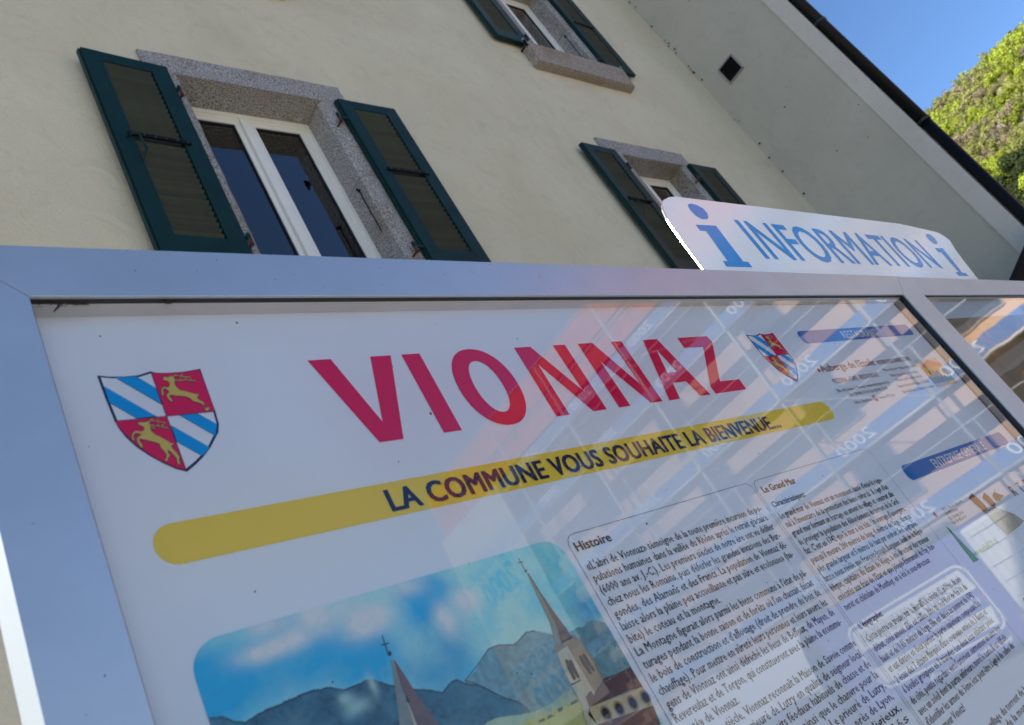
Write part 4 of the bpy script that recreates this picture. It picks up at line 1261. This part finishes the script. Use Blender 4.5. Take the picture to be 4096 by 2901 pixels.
signshape('plate_face', [(p[0] + (0.0015 if p[0] < 1.9 else -0.0015), p[1] - (0.001 if p[1] > 2.2 else 0)) for p in out], M_sign, YS_, YS_)
sp = Print()
sp.line('INFORMATION', 1.5085, 2.4480, 2.2365, 0.109, 0.009, 4)
sp.build('lettering', M_sblue, sign, frame=lambda a, b: (a, YS_ - 0.0005, b))
for pts in ([(1.34527,2.31860),(1.41703,2.32157),(1.40984,2.22437),(1.42727,2.22379),(1.42641,2.20961),(1.33621,2.20879),(1.33927,2.22344),(1.35566,2.22287),(1.36526,2.30319),(1.34509,2.30295)],
            [(2.54096,2.31992),(2.60491,2.32215),(2.57159,2.22294),(2.59622,2.22243),(2.59593,2.20985),(2.51547,2.20986),(2.52108,2.22389),(2.54611,2.22396),(2.56097,2.30304),(2.53762,2.30305)]):
    signshape('letter_i', pts, M_sblue, YS_ - 0.0005, YS_ - 0.0005)
dots = ([(1.37733,2.37769),(1.39094,2.38150),(1.40772,2.37933),(1.42186,2.37102),(1.42333,2.35798),(1.41417,2.34407),(1.40405,2.33877),(1.38560,2.33767),(1.37340,2.34425),(1.36981,2.35802),(1.37094,2.36975)],
        [(2.57925,2.37902),(2.60082,2.38283),(2.61469,2.37682),(2.62164,2.36449),(2.61049,2.34763),(2.59528,2.33929),(2.56778,2.33884),(2.55969,2.35198),(2.56092,2.36744)])
for pts in dots:
    signshape('letter_dot', pts, M_sblue, YS_ - 0.0005, YS_ - 0.0005)
for xx in (1.5, 2.4):
    o = MB().box(xx - 1.9 - 0.015, xx - 1.9 + 0.015, 0.0045, 0.0075, 1.95 - 2.0, 2.35 - 2.0).build('bracket', M_alu, sign)

# ================================================================== SCAFFOLDED BUILDING ACROSS THE STREET (mirrored in the panes)
XF = 17.0
def yr(v): return 1.117 - 1.7 * v
sb_ = empty('scaffolded_building', (XF + 1.2, -10, 0), 'salmon building behind the scaffold across the street, mirrored in the panes', 'building')
def Bp(o, root=None, c=(XF + 1.2, -10)):
    o.parent = root or sb_
    o.location = (o.location[0] - c[0], o.location[1] - c[1], o.location[2]); return o
M_salmon = mat('salmon_render', (0.56, 0.38, 0.28), 0.9, var=0.12, scale=0.8)
M_shut = mat('grey_shutter', (0.26, 0.24, 0.25), 0.7, var=0.2, scale=3)
M_steel = mat('galvanised_tube', (0.42, 0.43, 0.44), 0.6, metal=0.2, var=0.1, scale=4)
M_toe = mat('blue_toe_board', (0.10, 0.20, 0.44), 0.6, var=0.15, scale=2)
M_white = mat('white_sheet', (0.78, 0.79, 0.80), 0.6, var=0.06, scale=1.5)
M_orange = mat('orange_netting', (0.58, 0.12, 0.055), 0.8, var=0.35, scale=3, detail=6)
M_plank = mat('scaffold_plank', (0.33, 0.27, 0.20), 0.85, var=0.3, scale=5)
yA, yB = yr(12.3), -1.0
FX = XF + 1.15
Bp(MB().box(FX, FX + 9, yA, yB, 0, 11.2).build('wall', M_salmon))
Bp(MB().box(FX - 0.6, FX + 9.4, yA - 0.4, yB + 0.4, 11.2, 11.4).build('roof_slab', M_shut))
levels = [2.45, 4.25, 6.16, 8.26, 9.60]
# windows between the decks
for zi, zl in enumerate([0.9, 3.0, 5.0, 7.0]):
    y = yA + 1.4
    while y < yB - 1.6:
        wv = Bp(MB().box(FX - 0.03, FX + 0.01, y, y + 1.15, zl, zl + 1.45).build('window', M_shut))
        g_ = MB().box(-0.012, -0.008, 0.06, 1.09, 0.06, 1.39).build('pane', mat('dark_pane', (0.05, 0.06, 0.08), 0.1) if 'dark_pane' not in bpy.data.materials else bpy.data.materials['dark_pane'], wv)
        g_.location = (FX - 0.03, y, zl)
        y += 3.6
scf = empty('scaffold', (XF, -10, 0), 'galvanised scaffold with blue toe boards lettered 2000 and orange netting on top', 'scaffold')
sc_c = (XF, -10)
ys = [yr(v) for v in (1.75, 3.38, 4.96, 6.58, 8.2, 9.85, 11.35, 12.35)]
for y in ys:
    for x in (XF, XF + 0.75):
        Bp(MB().tube((x, y, 0), (x, y, 11.6), 0.036 if x == XF else 0.025, 8).build('standard', M_steel, smooth=True), scf, sc_c)
for zl in levels:
    for a, b in zip(ys[:-1], ys[1:]):
        lo, hi = min(a, b), max(a, b)
        Bp(MB().box(XF + 0.05, XF + 0.72, lo + .02, hi - .02, zl - 0.06, zl).build('deck', M_plank), scf, sc_c)
        Bp(MB().box(XF - 0.03, XF - 0.005, lo + .05, hi - .05, zl + 0.03, zl + 0.34).build('toe_board', M_toe), scf, sc_c)
        Bp(MB().tube((XF - 0.02, lo, zl - 0.02), (XF - 0.02, hi, zl - 0.02), 0.038, 8).build('ledger', M_steel, smooth=True), scf, sc_c)
        Bp(MB().tube((XF - 0.02, lo, zl + 1.05), (XF - 0.02, hi, zl + 1.05), 0.015, 6).build('guard_rail', M_steel), scf, sc_c)
        pr = Print()
        w = 0.95
        cy = lo + (hi - lo) * 0.30
        pr.line('2000', 0, w, 0, 0.25, 0.0, 2, 0.25)
        o = pr.build('lettering', M_white, None, frame=lambda q, r, cy=cy, zl=zl: (XF - 0.034, cy + w / 2 - q, zl + 0.10 + r))
        Bp(o, scf, sc_c)
for i, (a, b) in enumerate(zip(ys[:-1], ys[1:])):
    for j, zl in enumerate([0.2] + levels[:-1]):
        zt_ = (levels)[j]
        if (i + j) % 3 == 0:
            Bp(MB().tube((XF - 0.03, a, zl), (XF - 0.03, b, zt_), 0.011, 6).build('brace', M_steel), scf, sc_c)
for a, b in zip(ys[:-1], ys[1:]):
    lo, hi = min(a, b), max(a, b)
    for z0_, z1_ in ((10.05, 10.75), (10.8, 11.65)):
        Bp(MB().box(XF + 0.01, XF + 0.03, lo + .03, hi - .03, z0_, z1_).build('netting', M_orange), scf, sc_c)
    Bp(MB().tube((XF, lo, 11.65), (XF, hi, 11.65), 0.03, 6).build('guard_rail', M_steel), scf, sc_c)
# company banner on the end bay
bn = empty('scaffold_banner', (XF - 0.08, yr(11.3), 7), 'white banner lettered ECHAFAUDAGES 2000 on the end bay of the scaffold', 'banner')
bc = (XF - 0.08, yr(11.3))
def bnp(o):
    o.parent = bn; o.location = (o.location[0] - bc[0], o.location[1] - bc[1], o.location[2] - 7); return o
yb0, yb1 = yr(12.5), yr(10.35)
bnp(MB().box(XF - 0.10, XF - 0.09, yb0, yb1, 3.2, 10.0).build('sheet', mat('banner_mesh', (0.5, 0.5, 0.5), 0.7, var=0.1, scale=1.0)))
M_bt = mat('banner_blue', (0.03, 0.25, 0.60), 0.6)
wB = yb1 - yb0
for zz in (7.0, 3.55):
    pr = Print()
    pr.line('ECHAFAUDAGES', 0.15, wB - 0.15, 1.15, 0.62, 0.01)
    pr.line('2000', 1.0, wB - 0.8, 0.15, 0.80, 0.02, 3, 0.2)
    bnp(pr.build('lettering', M_bt, None, frame=lambda a, b, zz=zz: (XF - 0.104, yb1 - a, zz + b)))

# violet van parked by the scaffold
van = empty('panel_van', (15.2, -6.6, 0), 'violet panel van with white company label parked by the scaffold, seen as a reflection', 'van')
vc = (15.2, -6.6)
def vp(o): o.parent = van; o.location = (o.location[0] - vc[0], o.location[1] - vc[1], o.location[2]); return o
M_viol = mat('violet_paint', (0.13, 0.12, 0.40), 0.4)
xv = 14.4
vp(MB().box(xv, xv + 1.6, -8.45, -4.6, 0.13, 1.98).build('body', M_viol, bevel=0.09))
vp(MB().hull([(xv + .03, -4.62, 0.35), (xv + 1.57, -4.62, 0.35), (xv + 1.5, -3.3, 0.4), (xv + .1, -3.3, 0.4),
              (xv + .12, -4.62, 1.95), (xv + 1.48, -4.62, 1.95), (xv + 1.4, -3.45, 1.05), (xv + .2, -3.45, 1.05)]).build('cab', M_viol, bevel=0.05))
vp(MB().hull([(xv + .04, -4.45, 1.15), (xv + .06, -4.45, 1.15), (xv + .08, -3.9, 1.2), (xv + .05, -3.9, 1.2),
              (xv + .08, -4.45, 1.75), (xv + .10, -4.45, 1.75), (xv + .12, -4.2, 1.6), (xv + .09, -4.2, 1.6)]).build('side_window', M_ironblk))
for y in (-7.95, -4.0):
    for x in (xv + 0.02, xv + 1.40):
        w_ = vp(MB().tube((x, y, 0.33), (x + 0.18, y, 0.33), 0.33, 20).build('wheel', M_gasket, smooth=False))
        rim = MB().tube((x - 0.008, y, 0.33), (x + 0.02, y, 0.33), 0.20, 14).build('rim', M_steel)
        rim.parent = w_
        rim.location = (0, 0, 0)
ly0, ly1 = -7.78, -5.22
def vframe(x): return lambda a, b: (x, ly1 - a, b)
def vshape(name, pts, m, x):
    bm = bmesh.new(); vs = [bm.verts.new((x, ly1 - p[0], p[1])) for p in pts]
    bmesh.ops.triangle_fill(bm, edges=[bm.edges.new((vs[i], vs[(i + 1) % len(vs)])) for i in range(len(vs))])
    me = bpy.data.meshes.new(name); bm.to_mesh(me); bm.free(); me.materials.append(m)
    o = bpy.data.objects.new(name, me); COL.objects.link(o); return vp(o)
LW = ly1 - ly0
vshape('label_border', rrect(0, LW, 0.40, 1.56, 0.2), M_white, xv - 0.004)
vshape('label_field', rrect(0.04, LW - .04, 0.44, 1.52, 0.17), M_viol, xv - 0.006)
vshape('label_panel', [(0.06, 1.10), (LW - 0.06, 1.10), (LW - 0.12, 1.46), (0.12, 1.46)], M_white, xv - 0.008)
vshape('label_panel', [(0.12, 0.50), (LW - 0.12, 0.50), (LW - 0.06, 0.78), (0.06, 0.78)], M_white, xv - 0.008)
M_vtxt = mat('label_grey', (0.10, 0.10, 0.16), 0.6)
pr = Print(); pr.line('MiCHAUD & MARiAUX SA', 0.2, LW - 0.2, 1.16, 0.23, 0.01); pr.line('Monthey - Troistorrents', 0.25, LW - 0.45, 0.58, 0.13, 0.004)
vp(pr.build('lettering', M_vtxt, None, frame=vframe(xv - 0.011)))
pr = Print(); pr.line('CHAUFFAGE & SANITAIRE', 0.15, LW - 0.35, 0.87, 0.14, 0.01); pr.line('www.mmsa.ch', 0.1, 1.7, 0.20, 0.13, 0.01)
vp(pr.build('lettering', M_white, None, frame=vframe(xv - 0.010)))

# white tarpaulin-covered skip next to the van
skip = empty('covered_skip', (14.9, -10.7, 0), 'skip under a crumpled white tarpaulin beside the violet van', 'skip')
mb = MB(); nn_ = 16
k = 0
for i in range(nn_ + 1):
    for j in range(9):
        t = j / 8; a = math.pi * t
        x = 14.2 + 1.6 * (1 - math.cos(a)) / 2 * 1.0; z = 0.9 + 1.15 * math.sin(a) ** 0.6
        y = -12.6 + 3.9 * i / nn_
        q = noise.noise(Vector((x * 1.5, y * 1.5, z))) * 0.14
        mb.v.append((x - 14.9 + q, y + 10.7, z + q))
for i in range(nn_):
    for j in range(8):
        p = i * 9 + j
        mb.f.append((p, p + 9, p + 10, p + 1))
mb.build('tarpaulin', M_white, skip, smooth=True)
MB().hull([(-.5, -1.8, 0.05), (.7, -1.8, 0.05), (.7, 1.8, 0.05), (-.5, 1.8, 0.05), (-.75, -2.05, 0.95), (.95, -2.05, 0.95), (.95, 2.05, 0.95), (-.75, 2.05, 0.95)]).build('skip_body', M_shut, skip)

# low trailer under a white sheet, in front of the van
tl = empty('covered_trailer', (13.9, -3.0, 0), 'low trailer boxed in white sheeting with thin grid lines, right of the violet van', 'trailer')
MB().box(-0.30, 0.30, -1.6, 1.6, 0.55, 1.92).build('sheeting', M_white, tl, bevel=0.05)
MB().box(-0.25, 0.25, -1.7, 1.7, 0.40, 0.54).build('chassis', M_shut, tl)
for yy in (-0.9, 0.9):
    MB().tube((-0.33, yy, 0.28), (-0.15, yy, 0.28), 0.28, 18).build('wheel', M_gasket, tl)
gl = MB()
for i in range(22): gl.box(-0.304, -0.300, -1.5 + i * 0.14, -1.492 + i * 0.14, 0.62, 1.86)
for i in range(5): gl.box(-0.306, -0.3045, -1.52, 1.52, 0.75 + i * 0.25, 0.762 + i * 0.25)
gl.build('grid_lines', M_shut, tl, 'stuff')

# ================================================================== HILL
def hill_z(x, y):
    t = (x - 95) / 215.0
    t = max(0.0, min(1.0, t))
    # ridge falls a little towards the street side
    h = 123.0 + 0.06 * (y - 25) if y < 25 else 123.0 + 0.10 * (y - 25) * 0 + 0.045 * (min(y, 120) - 25)
    z = h * (t ** 0.92)
    if x > 310: z = h - (x - 310) * 0.18
    z += 3.0 * noise.noise(Vector((x * 0.02, y * 0.02, 1.0))) * t
    return z
M_soil = mat('hillside_soil', (0.085, 0.10, 0.035), 0.95, var=0.5, scale=0.05)
mb = MB()
nx_, ny_ = 44, 60
for i in range(nx_ + 1):
    for j in range(ny_ + 1):
        x = 60 + 480 * i / nx_; y = -160 + 520 * j / ny_
        mb.v.append((x, y, hill_z(x, y) - 0.5))
for i in range(nx_):
    for j in range(ny_):
        p = i * (ny_ + 1) + j
        mb.f.append((p, p + ny_ + 1, p + ny_ + 2, p + 1))
mb.build('hill', M_soil, None, 'structure', smooth=True)

def leaf_mat(name, c1, c2):
    m = mat(name, c1, 0.7, color2=c2, scale=0.9, detail=5, objrand=0.25, spec=0.1)
    # thin spring leaves let part of the sun through
    n = m.node_tree; b = n.nodes['Principled BSDF']; o = n.nodes['Material Output']
    src = b.inputs['Base Color'].links[0].from_socket
    t = n.nodes.new('ShaderNodeBsdfTranslucent'); mx = n.nodes.new('ShaderNodeMixShader'); mx.inputs[0].default_value = 0.38
    n.links.new(src, t.inputs[0]); n.links.new(b.outputs[0], mx.inputs[1]); n.links.new(t.outputs[0], mx.inputs[2])
    n.links.new(mx.outputs[0], o.inputs[0])
    return m
species = [
 ('spring_green', leaf_mat('leaf_spring_green', (0.36, 0.42, 0.055), (0.28, 0.33, 0.045)), 'tree in fresh yellow-green spring leaf on the hillside', 1.0, 0.55),
 ('olive', leaf_mat('leaf_olive', (0.32, 0.33, 0.10), (0.24, 0.245, 0.075)), 'tree in sparse olive-green leaf on the hillside', 1.0, 0.42),
 ('bare', leaf_mat('twig_brown', (0.34, 0.28, 0.19), (0.27, 0.215, 0.14)), 'still almost bare brownish tree on the hillside', 0.95, 0.34),
 ('bright', leaf_mat('leaf_bright_green', (0.13, 0.30, 0.02), (0.08, 0.18, 0.012)), 'small vivid green bushy tree on the hillside', 0.62, 0.5),
 ('dark', leaf_mat('leaf_dark_evergreen', (0.06, 0.08, 0.028), (0.03, 0.045, 0.015)), 'dark evergreen tree low on the hillside', 1.0, 0.5),
 ('blossom', leaf_mat('blossom_white', (0.50, 0.47, 0.40), (0.25, 0.25, 0.17)), 'tree in pale white blossom on the hillside', 0.6, 0.4)]
M_bark = mat('bark', (0.09, 0.065, 0.045), 0.9, var=0.3, scale=3)
def crown_mesh(seed, m, leafsize, count=2000, flat=0.85, big=0.95):
    r_ = random.Random(seed)
    lobes = [(Vector((r_.gauss(0, .5), r_.gauss(0, .5), 0.8 + r_.uniform(-.5, .8))), r_.uniform(.28, .6)) for _ in range(14)]
    v = []; f = []
    for i in range(count):
        c, rr = r_.choice(lobes)
        d = Vector((r_.gauss(0, 1), r_.gauss(0, 1), r_.gauss(0, 1))).normalized()
        p = c + d * rr * (r_.random() ** 0.28) * Vector((1, 1, flat)).z
        s = leafsize * r_.uniform(.04, .10) * big
        nrm = (d + Vector((r_.gauss(0, .28), r_.gauss(0, .28), r_.gauss(0.2, .28)))).normalized()
        q = nrm.to_track_quat('Z', 'Y')
        k = len(v)
        a0 = r_.uniform(0, 6.28)
        for t in range(4):
            a = a0 + t * math.pi / 2
            v.append(tuple(p + q @ Vector((s * math.cos(a) * r_.uniform(.7, 1.3), s * math.sin(a) * r_.uniform(.7, 1.3), 0))))
        f.append((k, k + 1, k + 2, k + 3))
    me = bpy.data.meshes.new('crown'); me.from_pydata(v, [], f); me.materials.append(m)
    return me
def trunk_mesh():
    mb = MB()
    mb.tube((0, 0, -0.35), (0.02, 0, 0.45), 0.06, 7, 0.04)
    mb.tube((0.02, 0, 0.45), (0.3, 0.1, 1.1), 0.03, 5, 0.012)
    mb.tube((0.02, 0, 0.45), (-0.25, 0.15, 1.2), 0.03, 5, 0.012)
    mb.tube((0.02, 0, 0.45), (0.0, -0.25, 1.4), 0.03, 5, 0.010)
    me = bpy.data.meshes.new('trunk'); me.from_pydata(mb.v, [], mb.f); me.materials.append(M_bark)
    return me
tm = trunk_mesh()
far_crowns = {s[0]: [crown_mesh(i_ * 31 + 5, s[1], 1.0, 620, 0.85, 1.7)] for i_, s in enumerate(species)}
crowns = {s[0]: [crown_mesh(hash_ * 17 + k, s[1], 1.0 if s[0] != 'bare' else 0.75) for k in range(3)] for hash_, s in enumerate(species)}
rt = random.Random(11)
count = 0
placed = []
def cluster(x, y):
    return noise.noise(Vector((x * 0.035, y * 0.06, 4.2)))
wood_pts = []
for gx in range(0, 62):
    for gy in range(0, 42):
        x = 110 + gx * 3.6 + rt.uniform(-1.5, 1.5); y = -26 + gy * 3.6 + rt.uniform(-1.5, 1.5)
        if x > 330 or y > 0.24 * x + 3 or y < -0.09 * x: continue
        if x > 345: continue
        az = y / x; z = hill_z(x, y); el = (z - 1.6) / x
        vis = (-0.01 < az < 0.15) and el > 0.20
        c = cluster(x, y)
        if el < 0.285 + 0.05 * noise.noise(Vector((x * .05, y * .05, 9))) and rt.random() < 0.8: sp_ = 4
        elif rt.random() < 0.035: sp_ = 5
        elif rt.random() < 0.13: sp_ = 3
        elif c > 0.14: sp_ = 0 if rt.random() < .8 else 1
        elif c > -0.04: sp_ = 1 if rt.random() < .6 else (0 if rt.random() < .6 else 2)
        else: sp_ = 2 if rt.random() < .55 else 1
        h = (rt.uniform(1.7, 2.8) + 0.9 * max(0, noise.noise(Vector((x * .08, y * .08, 2))))) * species[sp_][3]
        wood_pts.append((vis, x, y, z, sp_, h))
visible = [p for p in wood_pts if p[0]]
hidden = [p for p in wood_pts if not p[0]]
visible.sort(key=lambda p: p[1])
things = visible[:290]
for (_, x, y, z, sp_, h) in things:
    t = empty('hillside_tree', (x, y, z), species[sp_][2], 'tree', 'trees on the hillside behind the house')
    t.rotation_euler = (0, 0, rt.uniform(0, 6.28))
    t.scale = (h, h, h * rt.uniform(.85, 1.25))
    cobj = bpy.data.objects.new('crown', rt.choice(crowns[species[sp_][0]])); COL.objects.link(cobj); cobj.parent = t
    tobj = bpy.data.objects.new('trunk', tm); COL.objects.link(tobj); tobj.parent = t
rest = visible[290:] + [p for p in hidden if p[1] > 130 and rt.random() < 0.8]
if rest:
    V = []; F = []; MI = []
    mats_ = [s[1] for s in species]
    cache = {}
    arrV = []; arrF = []; base = 0; mi = []
    for (_, x, y, z, sp_, h) in rest:
        me = far_crowns[species[sp_][0]][0]
        if me.name not in cache:
            a = np.empty(len(me.vertices) * 3); me.vertices.foreach_get('co', a); cache[me.name] = a.reshape(-1, 3)[:1200]
        a = cache[me.name]
        an = rt.uniform(0, 6.28); c_, s_ = math.cos(an), math.sin(an)
        b = np.stack([a[:, 0] * c_ - a[:, 1] * s_, a[:, 0] * s_ + a[:, 1] * c_, a[:, 2]], 1) * h + np.array([x, y, z])
        arrV.append(b); nq = len(a) // 4
        arrF.append(np.arange(nq * 4).reshape(-1, 4) + base); base += len(a); mi += [sp_] * nq
    me = bpy.data.meshes.new('hillside_wood')
    me.from_pydata(np.concatenate(arrV).tolist(), [], np.concatenate(arrF).tolist())
    for m_ in mats_: me.materials.append(m_)
    me.polygons.foreach_set('material_index', mi)
    o = bpy.data.objects.new('hillside_wood', me); COL.objects.link(o)
    tag(o, 'rest of the wood covering the hillside', 'wood', None, 'stuff')
print('trees', len(things), 'rest', len(rest))

# a bare roadside tree far off behind the camera, mirrored at the left of the pane
bt = empty('street_tree', (15.0, -57, 0), 'distant bare brown street tree, seen only as a reflection low in the pane', 'tree')
co_ = bpy.data.objects.new('crown', crowns['bare'][0]); COL.objects.link(co_); co_.parent = bt; co_.scale = (6, 6, 9); co_.location = (0, 0, 1)
to_ = bpy.data.objects.new('trunk', tm); COL.objects.link(to_); to_.parent = bt; to_.scale = (6, 6, 9); to_.location = (0, 0, 1)

# temporary font object is not part of the scene
bpy.data.objects.remove(_fo)
bpy.data.curves.remove(_fc)
